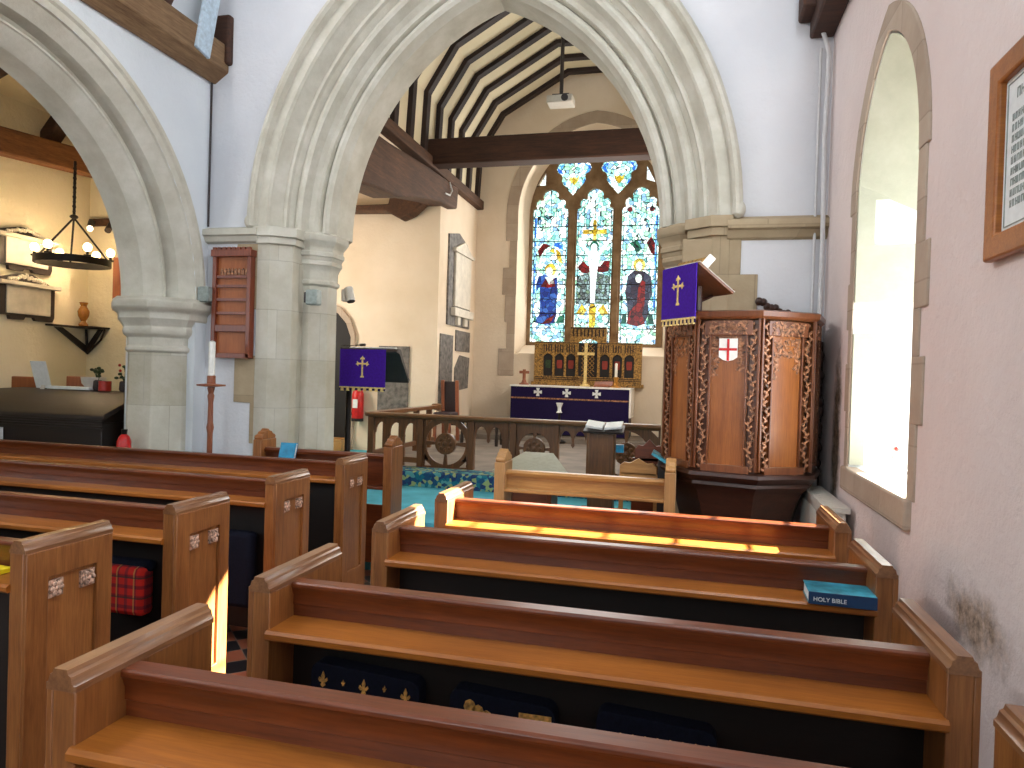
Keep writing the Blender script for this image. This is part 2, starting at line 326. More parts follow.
# south wall with splayed lancet
def lancet(yc,a,c,zs,zb,n=14): 
    p=arc_pts(yc,a,c,zs,0,n); return [(p[0][0],zb)]+p+[(p[-1][0],zb)]
Lf=lancet(3.83,.56,.24,2.60,1.13); Lb=lancet(3.80,.445,.35,2.25,1.22)
X0,X1=SX,SX+.72
m=M(); wl=[(-3.2,-.1),(EY+.05,-.1),(EY+.05,6.2),(-3.2,6.2)]
for X,L in((X0,Lf),(X1,Lb)):
    loops=[wl,L]; flat=wl+L; tri=tessellate_polygon([[Vector((p[0],p[1],0)) for p in l] for l in loops]); m.add([(X,p[0],p[1]) for p in flat],[tuple(t) for t in tri])
n=len(Lf)
m.mat(1); m.add([(X0,*p) for p in Lf]+[(X1,*p) for p in Lb],[(i,(i+1)%n,(i+1)%n+n,i+n) for i in range(n)]); m.mat(0)
m.add([(X,*p) for X in (X0,X1) for p in wl],[(0,1,5,4),(1,2,6,5),(2,3,7,6),(3,0,4,7)])
struct(m.build('wall_south',['p_south','p_reveal']))
# lancet window: stone surround, sill, quoins in the far jamb, leaded glass
win=thing('window_1',(SX+.3,3.8,1.1),None,None,kind='structure')
sur=[]; r0=arc_pts(3.83,.56,.24,2.60,0,14); r1=arc_pts(3.83,.56,.24,2.60,.13,14)
m=M(); m.prism([(y,z) for y,z in r1]+[(y,z) for y,z in reversed(r0)],'X',SX-.012,SX+.03)
# irregular quoins down both sides of the opening
zz=[2.60,2.20,1.93,1.73,1.45,1.13]; 
for i,(w) in enumerate((.10,.17,.08,.15,.09)): m.box(SX-.01,SX+.03,3.27-w,3.27,zz[i+1],zz[i])
for i,(w) in enumerate((.09,.13,.08,.12,.08)): m.box(SX-.01,SX+.03,4.39,4.39+w,zz[i+1],zz[i])
m.build('surround','stoneq',win,.006)
m=M(); m.box(SX-.03,SX+.12,3.22,4.46,1.0,1.135); m.build('sill','stoneq',win,.012)
def rev(t,f):   # point on the far splayed reveal, f from the room face to the glass
    pass
m=M()
# far-jamb quoins: tapering blocks lying on the splay, alternately long and short
def splay(z,f): # y of the far reveal at depth fraction f
    return 4.39+(4.245-4.39)*f
for z0,z1,f in ((2.66,2.78,.24),(2.40,2.66,.12),(2.08,2.40,.98),(1.66,1.90,.19),(1.15,1.66,.10)):
    th=.03; P=[]
    for z in (z0,z1):
        for ff,d in ((0,0),(f,0),(f,th),(0,th)):
            P.append((SX+.72*ff-.001,splay(z,ff)-d+.004,z))
    m.add(P,[(0,1,2,3),(4,5,6,7),(0,1,5,4),(1,2,6,5),(2,3,7,6),(3,0,4,7)])
m.build('jamb_quoins','stonej',win)
# arch soffit stones
ra=arc_pts(3.83,.56,.24,2.60,-.012,14); rb=[(3.80+(y-3.83)*.79,2.25+(z-2.60)*.80) for y,z in ra]; nn=len(ra)
P=[(SX+.0,y,z) for y,z in ra]+[(SX+.42,y+(yb-y)*.58,z+(zb-z)*.58-.012) for (y,z),(yb,zb) in zip(ra,rb)]
m=M(); m.add(P,[(i,i+1,i+1+nn,i+nn) for i in range(nn-1) if min(ra[i][1],ra[i+1][1])>2.74]); m.build('arch_stones','stonej',win)
m=M(); m.prism(lancet(3.80,.455,.36,2.25,1.21),'X',SX+.69,SX+.696); m.build('glass','clear',win)
m=M()
for k in range(1,7): m.box(SX+.68,SX+.70,3.37,4.23,1.25+.2*k-.004,1.25+.2*k+.004)
m.box(SX+.68,SX+.70,3.796,3.804,1.25,2.7)
m.build('glazing_bars','metal',win)
# west end, aisle, ceilings
m=M(); m.prism([(-7.4,0),(1.7,0),(1.7,6.2),(-7.4,6.2)],'Y',-3.4,-3.2,[[(-2.6,1.4),(-1.0,1.4),(-1.0,3.6),(-1.8,4.4),(-2.6,3.6)]]); struct(m.build('wall_west','p_north'))
m=M(); m.prism([(-2.6,1.4),(-1.0,1.4),(-1.0,3.6),(-1.8,4.4),(-2.6,3.6)],'Y',-3.33,-3.31); struct(m.build('added_window_2','g_pale'))  # unseen west window, added with its glowing pane to light the nave
AX=-6.7
m=M(); m.box(AX-.2,AX,-3.3,6.8,0,6.2); struct(m.build('wall_aisle_north','p_aisle'))
m=M(); m.box(AX-.6,NX-.6,6.65,6.85,0,6.2); m.box(NX-.75,NX-.6,5.3,6.7,0,6.2); struct(m.build('wall_aisle_east','p_aisle'))
m=M(); m.add([(AX,-3.3,4.25),(NX-.68,-3.3,5.2),(NX-.68,6.7,5.2),(AX,6.7,4.25),(AX,-3.3,4.3),(NX-.68,-3.3,5.25),(NX-.68,6.7,5.25),(AX,6.7,4.3)],[(0,1,2,3),(4,5,6,7)]); struct(m.build('ceiling_aisle','p_aisle'))
m=M(); m.box(NX-.1,SX+.1,-3.3,5.4,5.7,5.8); struct(m.build('ceiling','p_north'))
# chancel shell
CX0,CX1,CE=-3.88,.52,12.6
m=M(); m.box(CX0-.3,CX0,10.75,CE+.1,.3,4.9).box(CX0-.3,CX0,6.15,7.2,.3,4.9); struct(m.build('wall_chancel_north','p_chancel'))
m=M(); m.box(CX1,CX1+.3,6.1,CE+.1,.3,6.0); struct(m.build('wall_chancel_south','p_chancel'))
m=M(); m.box(-7.2,CX0,10.6,10.76,.2,4.9); struct(m.build('wall_chapel_east','p_chancel'))
m=M(); m.box(-7.2,-7.0,6.8,10.7,.2,5.0); struct(m.build('wall_chapel_north','p_chancel'))
m=M(); m.box(-7.2,CX0-.05,6.8,10.8,4.6,4.7); struct(m.build('ceiling_chapel','p_chancel'))
# east wall and window opening
W=dict(xc=-1.69,zs=4.60)
def wopen(a,c,zb,n=16): 
    p=arc_pts(W['xc'],a,c,W['zs'],0,n); return [(p[0][0],zb)]+p+[(p[-1][0],zb)]
Wf=wopen(1.40,.20,2.0); Wb=wopen(1.22,.28,2.2); wl=[(-4.2,.3),(.85,.3),(.85,7.6),(-4.2,7.6)]
m=M()
for Y,L in((CE,Wf),(13.05,Wb)):
    tri=tessellate_polygon([[Vector((p[0],p[1],0)) for p in l] for l in (wl,L)]); m.add([(p[0],Y,p[1]) for p in wl+L],[tuple(t) for t in tri])
n=len(Wf); m.add([(p[0],CE,p[1]) for p in Wf]+[(p[0],13.05,p[1]) for p in Wb],[(i,(i+1)%n,(i+1)%n+n,i+n) for i in range(n)])
struct(m.build('wall_chancel_east','p_chancel'))
# ------------------------------------------------------------ east window
ew=thing('window_3',(-1.69,13.0,2.2),None,None,kind='structure')
LC=[-2.555,-1.72,-.885]; hw=.335
half=[(.335,4.70),(.325,4.745),(.265,4.775),(.285,4.82),(.275,4.895),(.225,4.935),(.165,4.92),(.145,4.94),(.15,5.0),(.12,5.065),(.06,5.10),(0,5.115)]
def light_poly(cx): return [(cx-hw,2.25),(cx+hw,2.25)]+[(cx+d,z) for d,z in half]+[(cx-d,z) for d,z in reversed(half[:-1])]
qh=[(0,5.69),(.09,5.675),(.13,5.63),(.2,5.64),(.29,5.59),(.335,5.5),(.30,5.42),(.23,5.385),(.215,5.34),(.23,5.28),(.19,5.20),(.1,5.10),(0,4.99)]
QC=[-2.14,-1.30]
def q_poly(cx): return [(cx+d,z) for d,z in qh]+[(cx-d,z) for d,z in reversed(qh[1:-1])]
tri1=[(-2.83,5.19),(-2.66,5.19),(-2.66,5.47)]; tri2=[(-.80,5.5),(-.80,5.24),(-.63,5.18)]
topq=[(-1.72,5.95),(-1.60,5.82),(-1.72,5.62),(-1.84,5.82)]
holes=[light_poly(c) for c in LC]+[q_poly(c) for c in QC]+[tri1,tri2,topq]
fr=wopen(1.26,.28,2.12)
m=M(); m.prism(fr,'Y',12.93,13.1,holes); 
for cx in (-2.137,-1.302): m.prism([(cx-.05,2.2),(cx+.05,2.2),(cx+.05,4.75),(cx-.05,4.75)],'Y',12.88,12.95)
m.build('tracery','stonet',ew,.012)
m=M(); r0=arc_pts(W['xc'],1.40,.2,W['zs'],0,16); r1=arc_pts(W['xc'],1.40,.2,W['zs'],.22,16); m.prism(r1+list(reversed(r0)),'Y',CE-.02,CE+.03)
for i,w in enumerate((.22,.14,.26,.20,.15,.30)): z1=4.6-i*.5; m.box(-3.09-w,-3.09,CE-.02,CE+.03,max(z1-.5,1.55),z1); m.box(-.29,-.29+w,CE-.02,CE+.03,max(z1-.5,1.55),z1)
m.build('surround','stoneq',ew,.006)
m=M(); m.prism([(12.58,1.98),(13.0,2.14),(13.0,2.22),(12.58,2.02)],'X',-3.0,-.38); m.build('sill','p_chancel',ew)
for i,cx in enumerate(LC):
    m=M(); m.prism([(cx-hw-.02,2.2),(cx+hw+.02,2.2),(cx+hw+.02,4.9),(cx,5.16),(cx-hw-.02,4.9)],'Y',13.02,13.03); L=m.build('glass_light','g_pale',ew)
    m=M()
    for k in range(1,9): z=2.25+k*.272; m.box(cx-hw,cx+hw,12.995,13.012,z-.008,z+.008)
    m.box(cx-.006,cx+.006,13.0,13.01,4.35,5.1); 
    for d in (-.2,-.1,.1,.2): m.box(cx+d-.005,cx+d+.005,13.0,13.01,4.4,4.8)
    for s in(-1,1): m.box(cx+s*(hw-.03)-.006,cx+s*(hw-.03)+.006,13.0,13.01,2.25,4.7)
    m.build('lead_bars','metal',L)
for cx in QC:
    m=M(); m.prism(q_poly(cx),'Y',13.02,13.03); q=m.build('glass_tracery_light','g_pale',ew)
    for nm,mt,polys in (('blue_border','g_sky',[[(.18,5.60),(.29,5.57),(.32,5.5),(.29,5.43),(.2,5.41),(.25,5.5)],[(.03,5.67),(.09,5.66),(.12,5.6),(.06,5.58)],[(.2,5.33),(.215,5.28),(.17,5.2),(.14,5.2),(.17,5.28)]]),('shield','g_yel',[[(0,5.20),(.08,5.28),(.10,5.38),(.05,5.33),(0,5.35)]])):
        m=M()
        for p in polys:
            for s in(-1,1): m.prism([(cx+s*x,z) for x,z in p],'Y',13.008,13.016)
        m.build(nm,mt,q)
m=M(); m.prism(tri1,'Y',13.02,13.03); m.prism(tri2,'Y',13.02,13.03); m.prism(topq,'Y',13.02,13.03); m.build('glass_corner_lights','g_white',ew)
# figures in the three lights (all flat coloured glass, as in the window)
def fig(nm,mt,cx,polys,d=0):
    m=M()
    for p in polys: m.prism([(cx+x,z) for x,z in p],'Y',13.005-d,13.016-d)
    m.build(nm,mt,ew)
def ell(x,z,rx,rz,n=14): return [(x+rx*math.cos(2*PI*i/n),z+rz*math.sin(2*PI*i/n)) for i in range(n)]
a,b,c=LC
fig('robed_figure_glass','g_blue',a,[[(-.26,2.62),(-.16,2.80),(-.17,3.1),(-.18,3.3),(-.24,3.2),(-.25,3.35),(-.20,3.5),(-.08,3.53),(.05,3.45),(.15,3.48),(.17,3.2),(.15,2.95),(.16,2.78),(.12,2.62),(-.05,2.58)]])
fig('red_drapery_glass','g_red',a,[[(-.14,2.58),(.05,2.62),(.14,2.78),(.02,2.72)],[(-.16,3.3),(-.06,3.46),(.0,3.36),(.1,3.46),(.12,3.3),(-.02,3.28)]],.012)
fig('halo_glass','g_yel',a,[ell(.02,3.62,.11,.12)]); fig('face_glass','g_flesh',a,[ell(.0,3.58,.07,.09),[(-.08,3.48),(.06,3.5),(.1,3.36),(0,3.34)]],.012)
fig('angel_glass','g_red',a,[[(-.24,3.98),(-.13,4.12),(.02,4.08),(-.1,4.0),(-.2,3.84)]]); fig('angel_robe_glass','g_yel',a,[[(.1,4.02),(.2,3.95),(.24,3.74),(.16,3.78)],[(-.02,3.98),(.06,4.02),(.1,3.92)]])
fig('foliage_glass','g_green',a,[[(.15,2.62),(.3,2.62),(.3,2.78),(.2,2.74)],[(-.3,2.62),(-.22,2.62),(-.24,2.75)]]); fig('angel_wing_glass','g_sky',a,[[(-.08,4.1),(.22,4.14),(.26,3.98),(.12,4.05)]])
fig('cross_glass','g_yel',b,[[(-.22,4.28),(.22,4.28),(.22,4.36),(-.22,4.36)],[(-.03,4.12),(.03,4.12),(.03,4.54),(-.03,4.54)],[(-.05,2.5),(.05,2.5),(.07,2.9),(.04,2.98),(-.04,2.98),(-.07,2.9)]])
fig('pale_figure_glass','g_white',b,[ell(0,4.02,.06,.08),[(-.09,3.96),(.09,3.96),(.28,4.2),(.31,4.16),(.1,3.86),(.07,3.6),(.05,3.3),(.04,3.0),(-.04,3.0),(-.05,3.3),(-.07,3.6),(-.1,3.86),(-.31,4.16),(-.28,4.2)]],.024)
fig('halo_glass','g_green',b,[ell(0,4.06,.085,.09)],.006)
fig('red_cloth_glass','g_red',b,[[(-.3,3.66),(-.2,3.78),(-.1,3.68),(.12,3.68),(.2,3.78),(.3,3.78),(.28,3.58),(.15,3.56),(0,3.6),(-.14,3.54),(-.22,3.56)]],.012)
fig('city_glass','g_brown',b,[[(-.3,2.98),(.3,2.98),(.3,3.5),(.1,3.55),(-.1,3.55),(-.3,3.5)]]) ; fig('kneeling_glow_glass','g_yel',b,[[(-.3,2.8),(-.2,2.98),(-.1,2.86),(-.18,2.76)],[(.3,2.8),(.2,2.98),(.1,2.86),(.18,2.76)]],.006)
fig('robed_figure_glass','g_dark',c,[[(-.18,2.66),(-.2,3.0),(-.24,3.2),(-.2,3.5),(-.08,3.6),(.1,3.58),(.22,3.48),(.25,3.15),(.18,3.0),(.2,2.8),(.14,2.66)]])
fig('red_robe_glass','g_red',c,[[(-.2,2.62),(-.14,2.85),(-.02,3.0),(0,3.3),(.06,3.42),(.12,3.38),(.12,3.0),(.08,2.8),(.14,2.62),(0,2.57)]],.012)
fig('halo_glass','g_yel',c,[ell(0,3.70,.11,.12)]); fig('face_glass','g_flesh',c,[ell(0,3.67,.06,.085),ell(0,3.45,.06,.08)],.018)
fig('angel_glass','g_red',c,[[(.12,4.1),(.2,4.22),(.28,4.08),(.28,3.86),(.2,3.92)]]); fig('angel_wing_glass','g_green',c,[[(-.2,4.1),(-.05,4.16),(.04,4.0),(-.06,3.92),(-.12,4.04)]])
fig('foliage_glass','g_green',c,[[(-.3,2.62),(-.2,2.62),(-.2,2.82),(-.28,2.78)],[(.16,2.6),(.3,2.62),(.27,2.78),(.2,2.82)]]); fig('ruby_canopy_glass','g_red',c,[ell(-.2,4.72,.05,.05),ell(.2,4.72,.05,.05)])
fig('blue_border_glass','g_sky',a,[[(-.3,2.9),(-.27,2.9),(-.27,4.6),(-.3,4.6)]]); fig('blue_border_glass','g_sky',c,[[(.27,2.9),(.3,2.9),(.3,4.6),(.27,4.6)]])
# ------------------------------------------------------------ chancel arch stonework
arch=thing('chancel_arch',(A['xc'],5.7,0),'tall pointed stone chancel arch with moulded orders, springing from semi-octagonal piers','arch')
prof=[(.60,5.31),(.60,5.235),(.575,5.205),(.55,5.20),(.53,5.225),(.525,5.275),(.52,5.285),(.455,5.285),(.44,5.28),(.425,5.30),(.42,5.33),(.37,5.42),(.355,5.41),(.335,5.415),(.33,5.45),(.30,5.50),(.275,5.47),(.25,5.46),(.225,5.475),(.21,5.52),(.20,5.56),(.17,5.60),(.135,5.60),(.12,5.58),(.11,5.64),(.09,5.60),(.055,5.59),(.03,5.61),(.022,5.66),(0,5.70),(0,6.0),(.08,6.10),(.3,6.2),(.60,6.2)]
m=M(); arch_sweep(m,'Y',prof,A['xc'],A['a'],A['c'],A['zs'],24); m.build('arch_mouldings','stone',arch,ang=22)
m=M()
for s in(-1,1):
    x=A['xc']+s*(A['a']+.57); m.ball((x,5.25,2.84),.05,10,1.3)
m.build('label_stop','stone',arch)
def octa(cx,cy,r,rot=PI/8): return [(cx+r*math.cos(2*PI*k/8+rot),cy+r*math.sin(2*PI*k/8+rot)) for k in range(8)]
for s in(-1,1):
    xi=A['xc']+s*(A['a']+.07); cx=xi+s*.20
    m=M(); m.lathe(cx,5.78,[(.26,.35),(.26,.5),(.225,.56),(.215,2.36)],8,PI/8); m.box(min(cx,cx+s*.3),max(cx,cx+s*.3),5.62,6.15,.35,2.7)
    m.build('inner_pier',('stonep' if s<0 else 'stoneb'),arch,.006)  # right pier gets the darker copy, its shade put into the colour
    m=M(); m.lathe(cx,5.78,[(.215,2.34),(.238,2.36),(.238,2.385),(.22,2.40),(.222,2.47),(.245,2.52),(.258,2.53),(.258,2.56),(.248,2.565),(.262,2.60),(.275,2.605),(.275,2.64),(.265,2.645),(.265,2.68),(.295,2.72),(.31,2.74),(.31,2.79),(.28,2.81),(.2,2.82)],8,PI/8)
    m.box(min(cx,cx+s*.3),max(cx,cx+s*.3),5.5,6.2,2.68,2.80); m.build('capital',('stone' if s<0 else 'stoneb'),arch,.004)
    # outer chamfered pilaster
    xo0=A['xc']+s*(A['a']+.52); xo1=A['xc']+s*(A['a']+.25)
    P=[(xo0,5.32),(xo0,5.285),(xo0-s*.12,5.285),(xo1,5.40),(xo1,5.62),(xo0,5.62)]
    m=M(); m.prism(P,'Z',0,2.66); m.build('outer_pier',('stonep' if s<0 else 'stoneb'),arch,.004)
    P2=[(xo0+s*.02,5.32),(xo0+s*.02,5.24),(xo0-s*.14,5.24),(xo1-s*.05,5.37),(xo1-s*.05,5.62),(xo0,5.62)]
    P3=[(xo0,5.32),(xo0,5.262),(xo0-s*.13,5.262),(xo1-s*.03,5.39),(xo1-s*.03,5.62),(xo0,5.62)]
    m=M(); m.prism(P2,'Z',2.72,2.80); m.prism(P3,'Z',2.66,2.72); m.build('impost',('stone' if s<0 else 'stoneb'),arch,.004)
m=M()
m.prism([(5.31,2.66),(5.26,2.68),(5.24,2.72),(5.22,2.73),(5.22,2.78),(5.31,2.81)],'X',NX+.0,A['xc']-A['a']-.5); m.build('string_course','stone',arch)
m=M(); m.prism([(5.31,2.62),(5.27,2.64),(5.25,2.69),(5.22,2.70),(5.22,2.76),(5.31,2.80)],'X',A['xc']+A['a']+.5,SX); m.build('string_course','stoneb',arch)
# ashlar quoins flush with the plaster beside the piers
m=M()
for x0,z0,z1 in ((-3.78,2.10,2.66),(-3.56,1.70,2.10),(-3.78,1.30,1.70),(-3.62,.95,1.30),(-3.58,.6,.95),(-3.76,.2,.6)): m.box(x0,-3.5,5.288,5.33,z0,z1)
m.build('quoins','stoneb',arch,.004)
m=M()
for x1,z0,z1 in ((.36,2.38,2.64),(.48,2.05,2.38),(.36,1.75,2.05),(.5,1.3,1.75)): m.box(-.05,x1,5.288,5.33,z0,z1)
m.build('quoins','stoneb',arch,.004)
# ------------------------------------------------------------ arcade arch
aa=thing('arcade_arch',(NX-.3,B['xc'],0),'wide round-headed stone arcade arch with two chamfered orders opening to the left aisle','arch')
pr=[(.335,NX-.01),(.335,NX+.025),(.30,NX+.03),(.285,NX+.012),(.24,NX-.0),(.235,NX-.02),(.16,NX-.09),(.15,NX-.10),(.15,NX-.22),(.125,NX-.24),(.11,NX-.20),(.095,NX-.20),(.09,NX-.215),(.01,NX-.30),(0,NX-.32),(0,NX-.54),(.06,NX-.58),(.12,NX-.60),(.13,NX-.66),(.24,NX-.72),(.335,NX-.72)]
for i,dy in enumerate((0,-4.3)):
    m=M(); arch_sweep(m,'X',pr,B['xc']+dy,B['a'],B['c'],B['zs'],22); m.build('arch_mouldings','stone',aa,ang=22)
def respond(cy,full=False):
    m=M(); m.lathe(NX-.35,cy,[(.36,0),(.36,.25),(.31,.32),(.30,1.72)],8,PI/8); m.build('pier','stonep',aa,.01)
    m=M(); m.lathe(NX-.35,cy,[(.30,1.70),(.325,1.72),(.325,1.745),(.305,1.76),(.31,1.83),(.345,1.86),(.352,1.89),(.345,1.92),(.37,1.96),(.39,1.985),(.39,2.02),(.40,2.04),(.43,2.06),(.445,2.08),(.445,2.13),(.41,2.16),(.3,2.17)],8,PI/8); m.build('capital','stone',aa,.006)
respond(5.22); respond(1.25)
m=M(); m.box(NX-.60,NX-.005,5.2,5.32,0,2.12); m.build('respond_wall','stone',aa,.01)
# ------------------------------------------------------------ timbers
o=M().prism([(NX,4.06),(NX+.03,4.05),(NX+.10,4.10),(NX+.16,4.14),(NX+.16,4.36),(NX+.06,4.42),(NX,4.42)],'Y',-3.1,5.32).build('wall_plate','w_beamg',bev=.012); tag(o,'weathered timber wall plate running above the left arcade arch','timber beam')
o=M().box(NX-.02,NX+.20,5.36-.12,5.36+.0,4.20,4.62).build('timber_block','w_beam',bev=.02); tag(o,'short dark timber block in the corner beside the painted brace','timber beam')
o=M().obox((NX+.17,5.04,4.62),(1,0,0),(0,.97,-.2),(0,.2,.97),.03,.17,.95).build('painted_brace','paint',bev=.006); tag(o,'pale blue painted board standing on the wall plate near the arch corner','board')
o=M().obox((NX+.08,4.72,4.75),(1,0,0),(0,.9,-.4),(0,.4,.9),.12,.14,.8).build('timber_strut','w_beam',bev=.01); tag(o,'dark timber strut rising from the wall plate behind the pale painted board','timber beam')
o=M().box(SX-.16,SX,-3.1,5.3,4.03,4.28).build('wall_plate','w_beam',bev=.015); tag(o,'dark timber wall plate along the top of the right-hand wall','timber beam')
o=M().box(SX-.24,SX-.1,5.05,5.3,4.14,4.4).build('corbel_beam','w_beam',bev=.02); tag(o,'dark beam end in the top corner above the white conduit','timber beam')
o=M().box(CX0-.05,CX1+.05,9.86,10.16,4.72,5.10).build('tie_beam','w_beam',bev=.025); tag(o,'dark horizontal tie beam spanning the chancel in front of the east window','timber beam')
o=M().box(CX0-.06,CX0+.12,6.2,CE,4.68,4.84).build('wall_plate','w_beamy',bev=.012); tag(o,'brown wall plate under the feet of the chancel rafters, ending at the east wall','timber beam')
lin_p=[(7.1,3.72),(7.9,3.84),(8.6,3.90),(9.3,4.08),(10.2,4.24),(10.95,4.30),(11.0,4.66),(9.5,4.60),(8.2,4.50),(7.1,4.46)]
o=M().prism(lin_p,'X',CX0-.25,CX0+.16).build('lintel_beam','w_beamy',bev=.03); tag(o,'massive rough brown lintel beam over the opening to the side chapel','timber beam')
m=M(); m.prism([(7.1,4.3),(11,4.55),(11,4.9),(7.1,4.9)],'X',CX0-.2,CX0-.06); struct(m.build('wall_over_lintel','p_chancel'))
m=M(); m.prism([(-6.2,4.18),(-4.7,4.15),(-4.45,4.02),(-4.25,4.10),(-3.98,4.34),(-3.98,4.5),(-4.62,4.48),(-4.66,4.26),(-6.2,4.26)],'Y',10.3,10.55)
o=m.build('knee_brace','w_beamy',bev=.02); tag(o,'dark knee brace and thin brown rail just under the lintel beam in the side chapel','timber beam')
cp=[(CX0,4.8),(-3.84,5.72),(-3.42,6.40),(-2.22,7.10),(-1.14,7.10),(.06,6.40),(.48,5.72),(.54,4.8)]
m=M(); m.rings([[(x,y,z) for x,z in cp] for y in (6.1,12.65)],False,False); struct(m.build('ceiling_chancel','p_ceil',ang=10))
def shrink(p,d):
    cx,cz=-1.68,5.2; return [(x+(cx-x)*d/max(.1,math.hypot(cx-x,cz-z)),z+(cz-z)*d/max(.1,math.hypot(cx-x,cz-z))) for x,z in p]
inn=shrink(cp,.07)
raf=None
for i in range(12):
    y=12.36-i*.545
    lab='dark cranked rafter frame of the chancel roof, '+['next to the east wall','second from the east wall','third from the east wall','fourth from the east wall','fifth from the east wall','just in front of the tie beam','second in front of the tie beam','third in front of the tie beam','fourth in front of the tie beam','third behind the chancel arch','second behind the chancel arch','closest behind the chancel arch'][i]
    if raf is None:
        m=M(); n=len(cp); m.rings([[(x,y,z) for x,z in cp]+[(x,y,z) for x,z in reversed(inn)],[(x,y+.13,z) for x,z in cp]+[(x,y+.13,z) for x,z in reversed(inn)]],True,False)
        k=2*n
        for base in (0,k): m.add([],[]) 
        for yy in (y,y+.13):
            for j in range(n-1): m.add([(*(cp[j][0],),yy,cp[j][1]),(cp[j+1][0],yy,cp[j+1][1]),(inn[j+1][0],yy,inn[j+1][1]),(inn[j][0],yy,inn[j][1])],[(0,1,2,3)])
        raf=m.build('rafter_frame','w_rafter',ang=10); tag(raf,lab,'rafter','rafter frames of the chancel roof'); Y0=raf.location.y-y
    else:
        r=raf.copy(); C.objects.link(r); r.location.y=y+Y0; r['label']=lab
# aisle beam and roof bits
def on_beam(m,p,q,w,h): 
    p=Vector(p);q=Vector(q);d=(q-p); m.obox((p+q)/2,d,Vector((0,0,1)).cross(d),(0,0,1),d.length,w,h)
m=M(); on_beam(m,(-6.62,4.6,3.68),(-6.42,6.66,3.80),.16,.26); o=m.build('aisle_beam','w_beamo',bev=.02); tag(o,'orange-brown timber beam crossing above the chandelier in the left aisle','timber beam')
m=M(); on_beam(m,(-6.62,6.0,3.90),(-6.0,6.0,4.62),.18,.2); o=m.build('aisle_brace','w_beam',bev=.02); tag(o,'short dark brace above the aisle beam, seen through the arcade arch','timber beam')
m=M(); on_beam(m,(-6.65,5.15,4.22),(-4.8,5.15,4.95),.22,.2); o=m.build('aisle_rafter','w_beam',bev=.02); tag(o,'dark roof timber at the far left under the arcade arch','timber beam')
# ------------------------------------------------------------ pews
def pew(name,x0,x1,y0,L,label,group,end_l=True):
    t=thing(name,((x0+x1)/2,y0,0),label,'pew',group)
    H=.955
    for s,xe in((-1,x0),(1,x1)):
        if s==-1 and not end_l: xa,xb=xe,xe+.055
        else: xa,xb=(xe,xe+.055) if s==-1 else (xe-.055,xe)
        m=M(); m.box(xa,xb,y0,y0+L,0,H)
        xo=xa if s==-1 else xb; q=.016*s
        e=m.build('end_panel','w_end',t,.003)
        m=M(); m.prism([(y0,0),(y0+L,0),(y0+L,H),(y0,H)],'X',min(xo,xo+q),max(xo,xo+q),[[(y0+.085,.2),(y0+L-.07,.2),(y0+L-.07,H-.10),(y0+.085,H-.10)]]); m.build('end_frame','w_end',e,.003)
        for yy in (y0+.12,y0+L-.105):
            m=M(); m.box(min(xo,xo+q*.6),max(xo,xo+q*.6),yy-.03,yy+.03,H-.175,H-.115)
            for k in range(6): an=k*PI/3; m.ball((xo+q*.7,yy+.018*math.cos(an),H-.145+.018*math.sin(an)),.011,6)
            m.ball((xo+q*.8,yy,H-.145),.01,6); m.build('rosette','rose',e)
        c=(xa+xb)/2+q*.4; P=[(-.036,0),(.036,0),(.036,.012),(.031,.016),(.027,.030),(.020,.034),(.017,.043),(-.017,.043),(-.020,.034),(-.027,.030),(-.031,.016),(-.036,.012)]
        m=M(); m.rings([[(c+px*sc,yy,H+pz) for px,pz in P] for yy,sc in ((y0-.004,.92),(y0,1),(y0+L,1),(y0+L+.004,.92))]); m.build('end_cap','w_endx',t)
    xa,xb=x0+.05,x1-.05
    P=[(.125,.885),(.165,.885),(.165,.955),(.118,.955),(.112,.950),(.112,.940),(.118,.933),(.122,.92),(.125,.915)]
    m=M(); m.prism([(y0+a,b) for a,b in P],'X',xa,xb); m.build('top_rail','w_rail',t,.002)
    m=M(); m.box(xa,xb,y0+.13,y0+.155,.845,.89); m.box(xa,xb,y0+.135,y0+.155,.80,.85); m.build('back_board','w_rail',t)
    m=M(); m.prism([(y0-.010,.822),(y0-.016,.828),(y0-.016,.842),(y0-.008,.85),(y0+.135,.85),(y0+.135,.822)],'X',xa,xb); m.build('book_ledge','w_ledge',t)
    m=M(); m.box(xa,xb,y0+.135,y0+.155,.08,.80); m.build('lower_back_shade','w_dark',t)  # near-black board paints in the shade under the ledge
    m=M(); m.box(xa,xb,y0+.155,y0+L-.01,.40,.435); m.box(xa,xb,y0+.3,y0+.32,.08,.4); m.build('seat','w_rail',t,.006)
    return t
pr_lab=['dark wooden pew nearest the camera, its book ledge running across the bottom of the picture','second wooden pew from the camera in the right-hand block, navy hassocks behind it','third pew of the right-hand block, with a teal bible lying on its ledge','fourth wooden pew of the right-hand block, sunlit along its ledge, beside the radiator']
RY=[1.12,1.78,2.60,3.33]
for y,l,xr,L in zip(RY,pr_lab,(.655,.655,.705,.715),(.41,.43,.41,.44)): pew('pew',-1.19,xr,y,L,l,'pews of the right-hand block')
pl_lab=['pew at the far left whose carved panelled end stands closest to the camera','second nearest pew of the left block, sunlight striking the foot of its end','third pew from the camera in the left-hand block, its carved end beside the central aisle','furthest pew of the left-hand block, just behind the low choir bench with the blue book']
LL=[(-2.12,1.87),(-2.12,2.58),(-2.20,3.46),(-2.25,4.36)]
q0=pew('pew',-6.12,-2.12,1.87,.36,pl_lab[0],'pews of the left-hand block')
for (x,y),l in zip(LL[1:],pl_lab[1:]): dup(q0,(q0.location.x+x+2.12,y,0),l)
